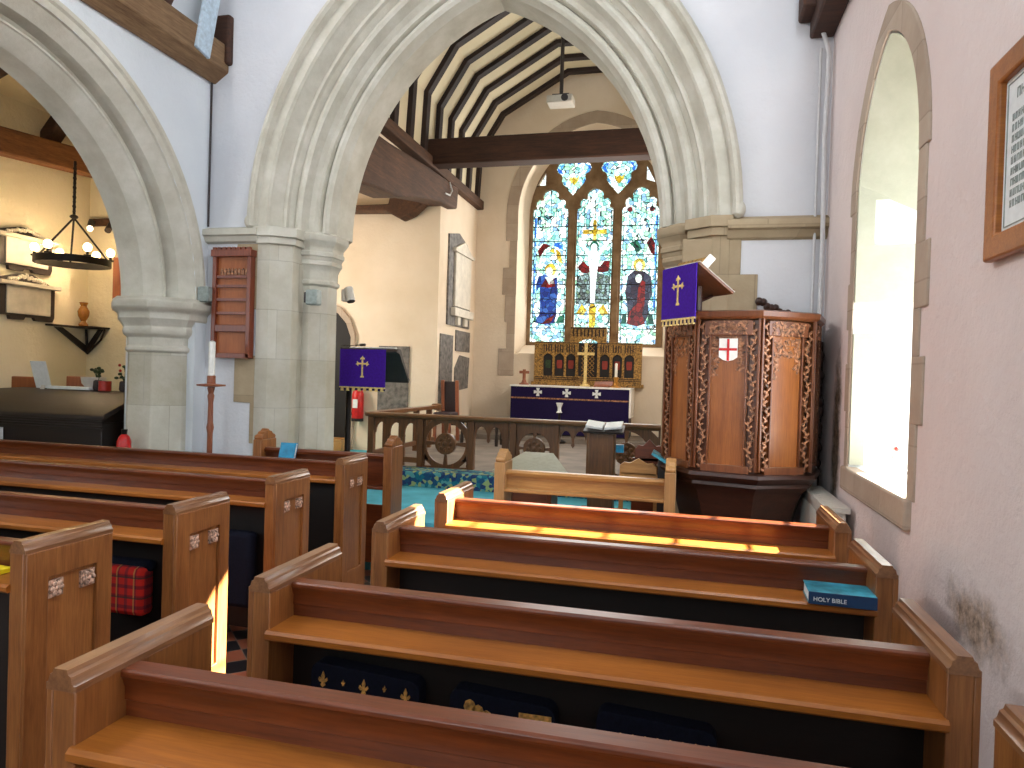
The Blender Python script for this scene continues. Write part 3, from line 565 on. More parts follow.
# front benches with finial ends
def bench(x0,x1,y,zt,zb,label,mat,matz):
    t=thing('front_bench',((x0+x1)/2,y,0),label,'bench')
    for x in (x0,x1-.07):
        m=M(); m.box(x,x+.07,y-.02,y+.20,0,zt); e=m.build('end_post',matz,t,.005)
        m=M(); P=[(0,0),(.2,0),(.205,.02),(.19,.035),(.165,.04),(.15,.06),(.12,.066),(.1,.085),(.08,.066),(.05,.06),(.035,.04),(.01,.035),(-.005,.02)]; m.prism([(y-.01+a,zt+b) for a,b in P],'X',x+.003,x+.067); m.build('finial',matz,e,.006)
    m=M(); m.box(x0+.06,x1-.06,y+.06,y+.085,zb,.955); m.prism([(y+.035,.93),(y+.03,.95),(y+.045,.965),(y+.10,.965),(y+.10,.93)],'X',x0+.06,x1-.06); m.build('back_board',mat,t)
    m=M(); m.box(x0+.06,x1-.06,y-.01,y+.07,zb-.02,zb); m.build('book_ledge',mat,t,.004)
    m=M(); m.box(x0+.06,x1-.06,y+.07,y+.09,.12,zb-.15); m.build('lower_panel','w_rail',t)
    return t
b1=bench(-1.215,-.035,4.52,1.02,.845,'short pale oak front bench with finial ends, in front of the pulpit','w_pale','w_palez')
b2=bench(-3.32,-2.13,4.93,1.03,.72,'low brown choir bench with carved finial ends left of the aisle, holding a blue book','w_rail','w_end')
# ------------------------------------------------------------ books, hassocks
def book(name,c,u,v,w,h,th,cover,spine,label,cat='book',group=None,txt=None):
    u=Vector(u).normalized(); v=Vector(v).normalized(); n=u.cross(v); c=Vector(c)
    t=thing(name,tuple(c),label,cat,group)
    m=M(); m.obox(c+n*(th/2),u,v,n,w*.97,h*.96,th*.8); m.build('pages','paper',t)
    m=M(); m.obox(c+n*(th-.002),u,v,n,w,h,.004); m.obox(c+n*.002,u,v,n,w,h,.004); m.build('cover',cover,t,.001)
    m=M(); m.obox(c+n*(th/2)-v*(h/2),u,v,n,w,.005,th); s=m.build('spine',spine,t,.001)
    return t,c,u,v,n
t,c,u,v,n=book('bible',(.545,2.645,.85),(.995,-.03,0),(.03,.995,0),.215,.145,.042,'teal','navyb','thick teal bible lying flat at the right end of the third pew ledge')
text('lettering','HOLY BIBLE',.020,tuple(c+n*.018-v*.0765-u*.04),u,n,'paper',t)
m=M()
for x,y,r in ((-.02,.01,.014),(.0,.02,.012),(.06,-.02,.016),(.08,.02,.011),(-.01,-.01,.01)): m.lathe(c.x+x,c.y+y,[(r,c.z+.0355),(r*.9,c.z+.0368)],8)
m.build('cover_motif','paper',t)
t,c,u,v,n=book('hymn_book',(-3.03,4.945,.885),(1,0,0),(.10,.14,.98),.135,.26,.03,'bluebook','bluebook','bright blue book propped on the choir bench left of the aisle')
m=M()
for x,y,a,b in ((-.02,-.03,.05,.016),(.02,-.055,.03,.012),(-.03,-.09,.04,.01)): m.obox(c+u*x+v*y+n*.0305,u,v,n,a,b,.001)
m.build('cover_motif','paper',t)
# small block of text bars on the cover is left plain
o=M().box(-2.62,-2.29,1.90,1.985,.853,.868).build('yellow_folder','yellow'); tag(o,'bright yellow folder on the ledge at the left edge of the picture','folder')
def fleur(m,c,s,y):
    cx,cz=c
    m.prism([(cx,cz+1.0*s),(cx+.22*s,cz+.45*s),(cx+.12*s,cz-.1*s),(cx+.5*s,cz+.25*s),(cx+.62*s,cz-.05*s),(cx+.42*s,cz-.3*s),(cx+.14*s,cz-.3*s),(cx+.3*s,cz-.7*s),(cx,cz-.95*s),(cx-.3*s,cz-.7*s),(cx-.14*s,cz-.3*s),(cx-.42*s,cz-.3*s),(cx-.62*s,cz-.05*s),(cx-.5*s,cz+.25*s),(cx-.12*s,cz-.1*s),(cx-.22*s,cz+.45*s)],'Y',y-.004,y)
def hassock(x0,x1,z1,label,kind,y=1.855,tilt=-.06,mat='navy',z0=.45):
    t=thing('hassock',((x0+x1)/2,y+.05,z0),label,'hassock','embroidered hassocks')
    m=M(); n=6; P=[]
    cx,cz=(x0+x1)/2,(z0+z1)/2; w,h=(x1-x0)/2,(z1-z0)/2; r=.03
    for qx,qz,a0 in((1,1,0),(-1,1,PI/2),(-1,-1,PI),(1,-1,3*PI/2)):
        for k in range(n): an=a0+PI/2*k/(n-1); P.append((cx+qx*(w-r)+r*math.cos(an),cz+qz*(h-r)+r*math.sin(an)))
    P=[(x,z+tilt*(x-cx)) for x,z in P]
    m.prism(P,'Y',y,y+.055); m.build('cushion',mat,t,.008)
    m=M(); yf=y-.0015
    if kind=='fleur':
        for i,fx in enumerate((.12,.5,.88)): fleur(m,(x0+fx*(x1-x0),z1-.045+tilt*(fx-.5)*(x1-x0)),.024,yf)
        for fx in (.31,.69): fleur(m,(x0+fx*(x1-x0),z1-.11),.020,yf); fleur(m,(x0+fx*(x1-x0),z1-.04),.009,yf)
        for fx in (.12,.5,.88): fleur(m,(x0+fx*(x1-x0),z1-.105),.009,yf)
    elif kind=='motif':
        for k in range(5): an=.5+k*.5; m.prism([(x0+.06+k*.024+.017*math.cos(j*PI/4),z1-.035-k*.012+.02*math.sin(j*PI/4)) for j in range(8)],'Y',yf-.004,yf)
        m.prism([(x1-.10,z1-.13),(x1-.01,z1-.13),(x1-.01,z1-.032),(x1-.10,z1-.032)],'Y',yf-.003,yf)
    else:
        for k in range(8): x=x0+.065+k*.032; m.prism([(x+.016*math.cos(j*PI/4),z1-.062+.02*math.sin(j*PI/4)) for j in range(8)],'Y',yf-.004,yf); m.prism([(x+.007*math.cos(j*PI/3),z1-.085+.012*math.sin(j*PI/3)) for j in range(6)],'Y',yf-.003,yf)
    m.build('embroidery','orange',t); return t
hassock(-1.04,-.70,.733,'navy hassock with gold fleur-de-lis hanging behind the second pew, leftmost of three','fleur')
hassock(-.61,-.31,.715,'navy hassock with a gold beast and a square patch, middle one behind the second pew','motif')
hassock(-.20,.11,.712,'navy hassock with a row of gold rings behind the second pew, rightmost of three','rings')
hassock(.46,.62,.60,'navy hassock low at the right end behind the second pew, only its top showing','rings')
t=thing('hassock',(-2.45,2.64,.46),'red tartan hassock hanging under the ledge of a left-block pew','hassock','embroidered hassocks')
M().box(-2.60,-2.31,2.62,2.70,.47,.69).build('cushion','tartan',t,.025); M().box(-2.605,-2.305,2.65,2.71,.66,.715).build('top_pad','navy',t,.02)
o=M().box(-2.60,-2.36,3.50,3.58,.22,.66).build('hassock','navy',bev=.03); tag(o,'dark blue hassock under the third left pew, in shadow beside its carved end','hassock','embroidered hassocks')
# ------------------------------------------------------------ pulpit
R8=.508; PC=(.363,4.952); a0=math.atan2(4.544-PC[1],.060-PC[0])
def pv(k,r=R8): an=a0+k*PI/4; return (PC[0]+r*math.cos(an),min(5.282,PC[1]+r*math.sin(an)))
pul=thing('pulpit',(PC[0],PC[1],0),'octagonal carved oak pulpit bearing a small white shield with a red cross','pulpit')
Z0,Z1=1.02,2.035
def ringz(r,z): return [(*pv(k,r),z) for k in range(8)]
m=M(); m.rings([ringz(r,z) for r,z in((.49,Z1-.05),(.515,Z1-.045),(.535,Z1-.03),(.54,Z1),(.52,Z1+.008),(.44,Z1+.008))]); m.build('top_moulding','w_pul',pul,ang=25)
m=M(); m.rings([ringz(r,z) for r,z in((.50,Z0+.03),(.53,Z0+.02),(.545,Z0),(.53,Z0-.02),(.50,Z0-.04),(.505,Z0-.06),(.47,Z0-.09),(.45,Z0-.11),(.41,Z0-.2),(.36,Z0-.38),(.22,Z0-.55),(.17,Z0-.65),(.16,.12),(.26,.1),(.28,0))]); m.build('base','w_pulpd',pul,ang=25)
m=M(); m.rings([ringz(r,z) for r,z in((.455,Z0+.0),(.455,Z1-.02))]); m.build('core','w_pul',pul)
for k in (0,1,2,3,6,7):
    p=Vector((*pv(k),0)); q=Vector((*pv(k+1),0)); d=(q-p).normalized(); nrm=Vector((d.y,-d.x,0)); mid=(p+q)/2
    if (mid-Vector((*PC,0))).dot(nrm)<0: nrm=-nrm
    w=(q-p).length; Zc=(Z0+Z1)/2
    m=M(); m.obox(mid-nrm*.03+Vector((0,0,Zc)),d,nrm,(0,0,1),w-.15,.02,Z1-Z0-.1)
    pn=m.build('panel','w_pulp',pul)
    m=M(); m.obox(mid-nrm*.012+Vector((0,0,Z1-.10)),d,nrm,(0,0,1),w-.10,.035,.09); m.obox(mid-nrm*.012+Vector((0,0,Z0+.045)),d,nrm,(0,0,1),w-.10,.03,.05)
    for s in(-1,1): m.obox(mid+d*s*(w/2-.085)-nrm*.015+Vector((0,0,Zc)),d,nrm,(0,0,1),.012,.03,Z1-Z0-.1); m.obox(mid+d*s*(w/2-.012)-nrm*.008+Vector((0,0,Zc)),d,nrm,(0,0,1),.014,.03,Z1-Z0-.08)
    m.build('frame','w_pul',pul,.003)
    m=M(); rr=random.Random(k); H=Z1-Z0-.16
    for s in(-1,1):
        vine=[]
        for j in range(46):
            zc=Z0+.05+j*H/45*1.03; off=.013*math.sin(j*.8); b=mid+d*(s*(w/2-.047)+off)-nrm*.004+Vector((0,0,zc)); vine.append(tuple(b))
            sg=1 if j%2 else -1; ld=(d*sg*.8+Vector((0,0,.6))).normalized(); m.obox(b+ld*.012,ld,nrm,ld.cross(nrm),.026,.012,.011)
            if j%3==0: m.ball(tuple(b-ld*.010),.007,5)
        m.tube(vine,.0045,5)
    def spray(n,z0,z1,x0,x1,dep):
        for j in range(n):
            an=rr.uniform(0,PI); ld=(d*math.cos(an)+Vector((0,0,math.sin(an)))).normalized()
            m.obox(mid+d*rr.uniform(x0,x1)+nrm*dep+Vector((0,0,rr.uniform(z0,z1))),ld,nrm,ld.cross(nrm),.028,.010,.010)
    hw2=w/2-.085
    spray(70,Z1-.135,Z1-.065,-hw2,hw2,.006)
    spray(75,Z1-.27,Z1-.16,-hw2,hw2,-.020); spray(22,Z1-.40,Z1-.27,-hw2,-hw2+.05,-.020); spray(22,Z1-.36,Z1-.27,hw2-.05,hw2,-.020)
    m.build('carved_foliage','carv',pul)
    if k==0:
        sh=[(-.055,.07),(.055,.07),(.055,-.045),(.03,-.062),(0,-.07),(-.03,-.062),(-.055,-.045)]
        c=mid-nrm*.014+Vector((0,0,1.80)); u=d if d.x>0 else -d
        m=M(); m.plate(c,u,(0,0,1),sh,.008); 
        s=m.build('shield','white',pul)
        m=M(); m.obox(c+u.cross(Vector((0,0,1)))*.009,u,(0,0,1),nrm,.014,.135,.003); m.obox(c+u.cross(Vector((0,0,1)))*.0095+Vector((0,0,.003)),u,(0,0,1),nrm,.108,.015,.003); m.build('red_cross','red',s)
# pulpit lectern with purple fall
pl=thing('pulpit_lectern',(.1,4.6,Z1),'small sloping book desk on the pulpit rim, holding an open book','lectern')
u=Vector((.208,-.29,0)).normalized(); hd=Vector((.81,.585,0)); w=(hd+Vector((0,0,-.62))).normalized(); c0=Vector((-.045,4.515,2.315)); nn=u.cross(w).normalized()
if nn.z<0: nn=-nn
m=M(); m.obox(c0+w*.155,u,w,nn,.36,.31,.016); m.obox(c0+w*.30+nn*.012,u,w,nn,.36,.012,.02); m.build('desk_top','w_pul',pl,.003)
m=M(); m.obox(c0+w*.155+nn*.010,u,w,nn,.365,.315,.004); m.build('desk_edging','lgrey',pl)
sp0=c0+hd*.13
m=M(); m.tube([(sp0.x,sp0.y,Z1-.02),(sp0.x,sp0.y,2.20)],.028); q=c0+hd*.24; m.tube([(sp0.x,sp0.y,2.10),(q.x,q.y,2.15)],.011); m.build('support','w_pulpd',pl)
t=thing('open_book',tuple(c0+w*.04+nn*.02),'open book leaning at the top of the pulpit desk above the purple cloth','book')
m=M(); m.obox(c0+w*.05+nn*.05,u,(w*.2+nn).normalized(),w,.30,.075,.022); m.build('pages','goldd',t); m=M(); m.obox(c0+w*.06+nn*.055+u*.155,u,(w*.2+nn).normalized(),w,.012,.10,.05); m.build('cover','white',t)
def cross_poly(s): 
    h=[(.035,-.5),(.09,-.5),(.09,-.44),(.04,-.40),(.04,.12),(.20,.12),(.22,.04),(.28,.10),(.36,.14),(.28,.18),(.28,.28),(.22,.24),(.20,.20),(.04,.20),(.04,.38),(.12,.36),(.10,.44),(.05,.46),(0,.54)]
    return [(x*s,z*s) for x,z in h]+[(-x*s,z*s) for x,z in reversed(h[:-1])]
def fall(name,c,u,wd,ht,label,tass=9):
    """purple hanging: c = top middle, u = horizontal direction seen left to right"""
    c=Vector(c); u=Vector(u).normalized(); z=Vector((0,0,1)); n=u.cross(z)
    t=thing(name,tuple(c-z*ht),label,'church hanging')
    m=M(); m.obox(c-z*(ht/2),u,n,z,wd,.008,ht); m.build('cloth','purple',t)
    m=M(); m.plate(c-z*(ht*.46)+n*.005,u,z,[(x,y) for x,y in cross_poly(.54*ht)],.004); m.build('gold_cross','gold',t)
    m=M()
    for k in range(tass): m.obox(c-z*(ht+.016)+u*wd*((k+.5)/tass-.5),u+z*.0,n,z,wd/tass*.5,.01,.034)
    m.obox(c-z*(ht-.004),u,n,z,wd,.011,.012)
    m.build('fringe','gold',t); m=M(); m.obox(c-z*(ht+.012),u,n,z,wd,.006,.026); m.build('fringe_band','purpled',t)
    return t
fall('pulpit_fall',tuple(Vector((-.057,4.500,2.315))),u,.355,.335,'purple fringed cloth with a gold cross hanging from the pulpit book desk')
# ------------------------------------------------------------ chancel lectern
le=thing('lectern',(-3.15,6.6,.35),'dark reading lectern draped with purple, standing in front of the chapel wall','lectern')
m=M(); m.lathe(-3.40,6.68,[(.22,.35),(.22,.39),(.08,.43),(.03,.5),(.03,1.6),(.05,1.62)],12); m.build('stand','metal',le)
m=M(); m.prism([(6.50,1.80),(6.53,1.83),(6.60,1.83),(6.86,1.52),(6.84,1.49),(6.58,1.78)],'X',-3.41,-2.80); m.build('book_rest','black',le)
m=M(); m.prism([(6.58,1.838),(6.63,1.82),(6.82,1.59),(6.83,1.61),(6.64,1.85)],'X',-3.36,-2.86); m.build('open_pages','paper',le)
fall('lectern_fall',(-3.16,6.49,1.82),(1,0,0),.50,.39,'purple fringed cloth with a gold cross hanging from the chancel lectern',8)
t=thing('microphone',(-3.42,6.7,1.83),'thin gooseneck microphone pointing right above the chancel lectern','microphone')
m=M(); m.tube([(-3.40,6.62,1.81),(-3.48,6.62,1.84),(-3.44,6.6,1.858),(-3.22,6.56,1.865)],.004,6); m.build('gooseneck','metal',t); m=M(); m.tube([(-3.23,6.56,1.865),(-3.17,6.56,1.868)],.014,8); m.build('capsule','black',t)
# fire extinguisher
t=thing('fire_extinguisher',(-5.17,10.5,.8),'red fire extinguisher mounted on the chapel wall below the purple lectern cloth','fire extinguisher')
M().lathe(-5.17,10.48,[(.09,.80),(.095,.82),(.095,1.22),(.07,1.29),(.03,1.32)],16).build('cylinder','red',t)
m=M(); m.lathe(-5.17,10.48,[(.035,1.31),(.035,1.38)],10); m.box(-5.25,-5.1,10.46,10.5,1.37,1.4); m.tube([(-5.24,10.47,1.36),(-5.32,10.45,1.2),(-5.29,10.45,.95),(-5.22,10.42,.86)],.012); m.build('valve_and_hose','metal',t)
m=M(); m.box(-5.21,-5.13,10.375,10.39,1.0,1.14); m.build('instruction_label','paper',t); m=M(); m.lathe(-5.17,10.48,[(.097,.78),(.097,.83)],16); m.build('base_ring','vdark',t)
# chapel doorway and ledger stones
dr=thing('door_1',(-5.7,10.6,.3),None,None,kind='structure')
P=[(-6.1,.3),(-5.36,.3),(-5.36,2.15),(-5.45,2.38),(-5.6,2.54),(-5.8,2.62),(-6.1,2.62)]
M().prism(P,'Y',10.57,10.6).build('door_leaf','vdark',dr)
m=M(); m.prism([(-5.36,.3),(-5.29,.3),(-5.29,2.2),(-5.39,2.46),(-5.56,2.64),(-5.8,2.74),(-6.1,2.74),(-6.1,2.62),(-5.8,2.62),(-5.6,2.54),(-5.45,2.38),(-5.36,2.15)],'Y',10.54,10.6); m.build('door_surround','stoneq',dr)
o=M().box(-5.9,-5.3,10.2,10.5,.30,.50).build('low_shelf','w_pale',bev=.01); tag(o,'low pale wooden step in front of the dark chapel doorway','step')
o=M().box(-4.87,-4.34,10.57,10.6,.95,2.02).build('ledger_stone','slate',bev=.004); tag(o,'tall dark grey stone slab set on the chapel wall behind the lectern','stone slab')
# chancel north wall: monument and slabs
t=thing('wall_monument',(CX0,11.6,2.35),'white marble wall tablet in a grey pointed surround on the left chancel wall','wall monument')
m=M(); m.prism([(11.0,2.42),(12.2,2.42),(12.2,3.72),(11.95,3.90),(11.5,4.02),(11.0,3.92)],'X',CX0,CX0+.03); m.build('backing_slab','slate',t)
m=M(); m.box(CX0+.03,CX0+.07,11.25,12.1,2.75,3.72); m.prism([(11.2,3.72),(12.15,3.72),(11.7,3.90)],'X',CX0+.02,CX0+.08); m.box(CX0+.02,CX0+.11,11.15,12.2,2.58,2.72); m.box(CX0+.02,CX0+.10,11.15,12.2,3.66,3.72); m.build('tablet','marble',t,.006)
m=M(); m.box(CX0+.02,CX0+.08,11.4,11.55,2.44,2.58); m.box(CX0+.02,CX0+.08,11.8,11.95,2.44,2.58); m.build('bracket','marble',t,.01)
o=M().box(CX0,CX0+.02,10.72,11.35,1.0,2.25).build('ledger_stone','slate'); tag(o,'tall grey slab low on the left chancel wall behind the leaning chair','stone slab')
o=M().box(CX0,CX0+.02,11.5,12.3,2.0,2.36).build('ledger_stone','slate'); tag(o,'small grey oblong slab directly under the marble monument','stone slab')
o=M().prism([(11.5,1.3),(12.25,1.35),(12.3,1.9),(11.75,1.93),(11.5,1.7)],'X',CX0,CX0+.02).build('ledger_stone','slate'); tag(o,'irregular grey slab fragment beside the east wall, below the small oblong one','stone slab')
# ------------------------------------------------------------ altar
al=thing('altar',(-1.92,12.1,.6),'altar with a deep purple frontal and white linen top under the stained glass window','altar')
AY=11.8
M().box(-2.92,-.90,AY,12.5,.6,1.42).build('table','w_dark',al)
M().box(-2.93,-.895,AY-.012,AY,.62,1.42).build('frontal','purpled',al)
m=M(); m.box(-2.95,-.86,AY-.03,12.52,1.42,1.45); m.box(-.895,-.86,AY-.02,12.52,.95,1.45); m.build('linen_cloth','white',al,.006)
m=M(); m.box(-2.93,-.895,AY-.02,AY-.008,1.215,1.24); m.build('fringe','carv',al)
for x in (-2.45,-1.95,-1.44):
    m=M()
    for an in (0,PI/2,PI,3*PI/2): m.prism([(x+.012*math.cos(an-PI/2),1.335+.012*math.sin(an-PI/2)),(x+.07*math.cos(an)+.03*math.cos(an-PI/2),1.335+.07*math.sin(an)+.03*math.sin(an-PI/2)),(x+.07*math.cos(an)-.03*math.cos(an-PI/2),1.335+.07*math.sin(an)-.03*math.sin(an-PI/2)),(x-.012*math.cos(an-PI/2),1.335-.012*math.sin(an-PI/2))],'Y',AY-.02,AY-.01)
    m.build('silver_cross','paper',al)
# reredos
re=thing('reredos',(-1.70,12.55,1.45),'carved and gilded altar screen with painted niches, standing behind the brass cross','altar screen')
m=M(); out=[(-2.68,1.50),(-.75,1.50),(-.75,2.24),(-1.38,2.24),(-1.38,2.51),(-2.03,2.51),(-2.03,2.24),(-2.68,2.24)]
def niche(cx,w,z0,z1): return [(cx-w,z0),(cx+w,z0),(cx+w,z1-.06),(cx+.5*w,z1-.015),(cx,z1),(cx-.5*w,z1-.015),(cx-w,z1-.06)]
nx=[-2.43,-2.22,-2.01,-1.40,-1.18,-.97]
hs=[niche(x,.085,1.62,2.03) for x in nx]+[niche(-1.705,.17,1.62,2.30)]
m.prism(out,'Y',12.48,12.56,hs); m.box(-2.72,-.71,12.44,12.58,1.45,1.51); m.build('carved_frame','goldd',re,.004)
M().box(-2.66,-.77,12.53,12.55,1.52,2.22).build('back_board','w_dark',re)
m=M()
for x in nx:
    for k in range(4): m.box(x-.08+k*.045,x-.065+k*.045,12.465,12.485,2.06,2.19)
for k in range(9): m.box(-1.98+k*.066,-1.96+k*.066,12.465,12.485,2.34,2.47)
for z in (1.555,1.59,2.215): m.box(-2.66,-.77,12.468,12.485,z,z+.012)
m.box(-2.02,-1.39,12.465,12.485,2.48,2.5); m.build('dark_tracery','w_rafter',re)
m=M()
for x0,x1,z0,z1 in ((-1.86,-1.55,1.64,2.22),):
    for k in range(8): m.obox((-1.705,12.52,1.68+k*.075),(1,0,1),(0,1,0),(-1,0,1),.32,.01,.012); m.obox((-1.705,12.52,1.68+k*.075),(1,0,-1),(0,1,0),(1,0,1),.32,.01,.012)
m.build('lattice','goldd',re)
for x,c in zip(nx,('green','shred','shred','shred','shred','shred')):
    m=M(); m.prism([(x-.04,1.76),(x+.04,1.76),(x+.052,1.84),(x+.045,1.91),(x-.045,1.91),(x-.052,1.84)],'Y',12.515,12.525); m.build('painted_shield',c,re)
def altar_cross(c,h,w,label,name='altar_cross',mt='brass'):
    t=thing(name,c,label,'cross'); x,y,z=c
    m=M(); m.lathe(x,y,[(.09,z),(.09,z+.02),(.05,z+.04),(.03,z+.09),(.025,z+.11)],12); m.build('foot',mt,t)
    m=M(); m.box(x-.028,x+.028,y-.012,y+.012,z+.1,z+h); m.box(x-w/2,x+w/2,y-.0125,y+.0125,z+h*.72,z+h*.72+.05); m.build('cross',mt,t,.004)
altar_cross((-1.70,12.2,1.45),.76,.30,'tall pale brass cross standing at the centre of the altar','altar_cross','gold')
altar_cross((-2.76,12.05,1.45),.27,.18,'small wooden cross on a wide foot at the left end of the altar','small_cross','w_candle')
t=thing('altar_candle',(-1.15,12.05,1.45),'white altar candle in a short brass holder at the right of the altar','candle')
M().lathe(-1.15,12.05,[(.10,1.45),(.10,1.465),(.04,1.49),(.03,1.56),(.045,1.6),(.045,1.63)],14).build('holder','brass',t); M().lathe(-1.15,12.05,[(.024,1.63),(.024,1.86),(.004,1.87)],12).build('candle','wax',t)
m=M(); m.obox((-1.36,12.06,1.50),(1,0,.05),(0,.8,.5),(0,-.5,.8),.32,.16,.03); m.box(-1.5,-1.24,12.0,12.2,1.45,1.5); o=m.build('missal_stand','w_candle',bev=.01); tag(o,'low brown wooden book stand on the altar beside the candle','book stand')
t=thing('chalice',(-2.0,11.2,.52),'small pale tapered vase standing on a plain stand in front of the altar frontal','vase')
M().lathe(-1.98,11.3,[(.12,.52),(.12,.55),(.02,.6),(.02,1.0),(.06,1.02)],12).build('stand','metal',t); M().lathe(-1.98,11.3,[(.05,1.02),(.03,1.05),(.03,1.1),(.06,1.18),(.055,1.18),(.02,1.1)],14).build('cup','paper',t)
# sanctuary chair
t=thing('sanctuary_chair',(-3.6,10.7,.52),'high-backed dark upholstered wooden chair beside the left chancel wall','chair')
for sx in (-3.80,-3.56):
    M().obox((sx,10.78,1.0),(1,0,0),(0,1,.12),(0,-.12,1),.05,.06,1.0).build('back_post','w_candle',t,.006)
M().obox((-3.68,10.78,1.12),(1,0,0),(0,1,.12),(0,-.12,1),.20,.05,.72).build('backrest','leather',t,.02)
M().box(-3.82,-3.54,10.35,10.78,.92,.99).build('seat','leather',t,.02)
for sx in (-3.80,-3.56): M().box(sx-.025,sx+.025,10.37,10.42,.52,.93).build('leg','w_candle',t,.004)
# stool with slender legs behind the rail
t=thing('credence_stool',(-3.05,10.4,.52),'low dark stool whose legs show through the altar rail','stool')
M().box(-3.35,-2.7,10.2,10.6,.86,.90).build('seat','w_desk',t,.01)
for x,y in ((-3.3,10.25),(-2.75,10.25),(-3.3,10.55),(-2.75,10.55)): M().lathe(x,y,[(.025,.52),(.03,.6),(.02,.7),(.03,.83),(.03,.87)],8).build('leg','w_desk',t)
# ------------------------------------------------------------ altar rail
rl=thing('altar_rail',(-1.7,7.6,.52),'brown oak altar rail with pierced wheel panels across the chancel','altar rail')
RYY=7.6; zt,zb=1.125,.52
def circ(cx,cz,r,n=24): return [(cx+r*math.cos(2*PI*i/n),cz+r*math.sin(2*PI*i/n)) for i in range(n)]
m=M(); m.prism([(RYY-.06,zt-.05),(RYY-.075,zt-.03),(RYY-.075,zt-.01),(RYY-.06,zt),(RYY+.06,zt),(RYY+.075,zt-.01),(RYY+.075,zt-.03),(RYY+.06,zt-.05)],'X',-3.62,CX1); m.prism([(-3.60,zt-.05),(-3.66,zt-.03),(-3.66,zt),(-3.54,zt),(-3.54,zt-.05)],'Y',7.6,9.9); m.build('top_rail','w_railx',rl,.004)
m=M(); m.lathe(-3.58,9.86,[(.07,1.06),(.085,1.10),(.08,1.14),(.06,1.15)],10); m.build('rail_end','w_railx',rl)
for x in (-3.56,-2.94,-2.33,-1.93,-1.84,-1.36,-.98,-.2,.42):
    M().box(x-.035,x+.035,RYY-.04,RYY+.04,zb,zt-.05).build('post','w_rail2',rl,.004)
for x0,x1 in ((-2.905,-2.365),(-1.805,-1.395),(-.945,-.235)):
    cx,cz=(x0+x1)/2,(zb+zt)/2-.025; r=min((x1-x0)/2-.005,.268)
    m=M(); inner=[]
    for q in range(4):
        a1=q*PI/2+.11; a2=(q+1)*PI/2-.11
        inner.append([(cx+(r-.025)*math.cos(a1+(a2-a1)*i/8),cz+(r-.025)*math.sin(a1+(a2-a1)*i/8)) for i in range(9)]+[(cx+.115*math.cos(a2+(a1-a2)*i/5),cz+.115*math.sin(a2+(a1-a2)*i/5)) for i in range(6)])
    cs=[]
    for sx in(-1,1):
        for sz in(-1,1):
            hx=(x1-x0)/2-.03; hz=.26
            if hx>.2: cs.append([(cx+sx*(hx+.01),cz+sz*hz),(cx+sx*(hx+.01),cz+sz*(hz-.075)),(cx+sx*(hx-.03),cz+sz*(hz-.035)),(cx+sx*(hx-.07),cz+sz*hz)])
    m.prism([(x0,cz-.285),(x1,cz-.285),(x1,cz+.285),(x0,cz+.285)],'Y',RYY-.015,RYY+.015,inner+cs); pn=m.build('wheel_panel','w_rail2',rl,.004)
    m=M(); m.prism(circ(cx,cz,.125,16),'Y',RYY-.035,RYY+.03); pp=m.build('carved_boss','w_rail2',pn,.01)
    m=M()
    for k in range(8): m.ball((cx+.07*math.cos(k*PI/4),RYY-.036,cz+.07*math.sin(k*PI/4)),.022,6,1,.5)
    m.ball((cx,RYY-.036,cz),.03,8,1,.5); m.build('boss_carving','w_rail2',pn)
for x0,x1 in ((-3.52,-2.975),(-2.295,-1.965),(-1.325,-1.015),(-.165,.385)):
    m=M(); n=max(2,round((x1-x0)/.16)); pw=(x1-x0)/n; P=[(x0,zt-.05)]
    for i in range(n):
        c=x0+(i+.5)*pw
        for k in range(9): an=PI-PI*k/8; P.append((c+pw*.42*math.cos(an),zt-.24+.13*math.sin(an)))
        if i<n-1: P+= [(x0+(i+1)*pw-.02,zt-.27),(x0+(i+1)*pw,zt-.30),(x0+(i+1)*pw+.02,zt-.27)]
    P.append((x1,zt-.05)); m.prism(P,'Y',RYY-.015,RYY+.015); m.build('cusped_head','w_rail2',rl,.003)
    if x0<-3 or x0>-.5:
        for i in range(1,n): M().box(x0+i*pw-.015,x0+i*pw+.015,RYY-.02,RYY+.02,zb,zt-.28).build('baluster','w_rail2',rl,.003)
m=M()
for y in (8.1,8.6,9.1,9.6): m.box(-3.635,-3.565,y-.035,y+.035,zb,zt-.05)
m.box(-3.62,-3.58,7.6,9.8,.60,.66); m.build('return_posts','w_rail2',rl,.004)
M().box(-3.52,-2.975,RYY-.02,RYY+.02,.56,.62).build('bottom_rail','w_railx',rl)
# reading stand with open book
t=thing('reading_stand',(-.75,6.35,.35),'plain dark wooden reading stand in front of the altar rail gates','lectern')
M().box(-.83,-.60,6.32,6.50,.35,1.10).build('column','w_rail2',t,.008); M().box(-.92,-.48,6.22,6.62,.35,.39).build('foot','w_desk',t,.008)
M().obox((-.70,6.40,1.14),(1,0,0),(0,.98,.2),(0,-.2,.98),.36,.26,.02).build('desk_top','w_desk',t,.003)
t=thing('open_book',(-.70,6.4,1.15),'large open white-paged book on the dark reading stand','book')
for s in(-1,1): M().obox((-.70+s*.085,6.40,1.175-.0),(1,0,s*.12),(0,.98,.2),(0,-.2,.98),.155,.20,.022).build('page_block','paper',t,.004)
o=M().obox((-.555,6.40,.97),(1,0,0),(0,1,0),(0,0,1),.07,.05,.07).build('prayer_book','bluebook'); tag(o,'small blue book held on the right side of the reading stand','book'); o.location.z+=.0
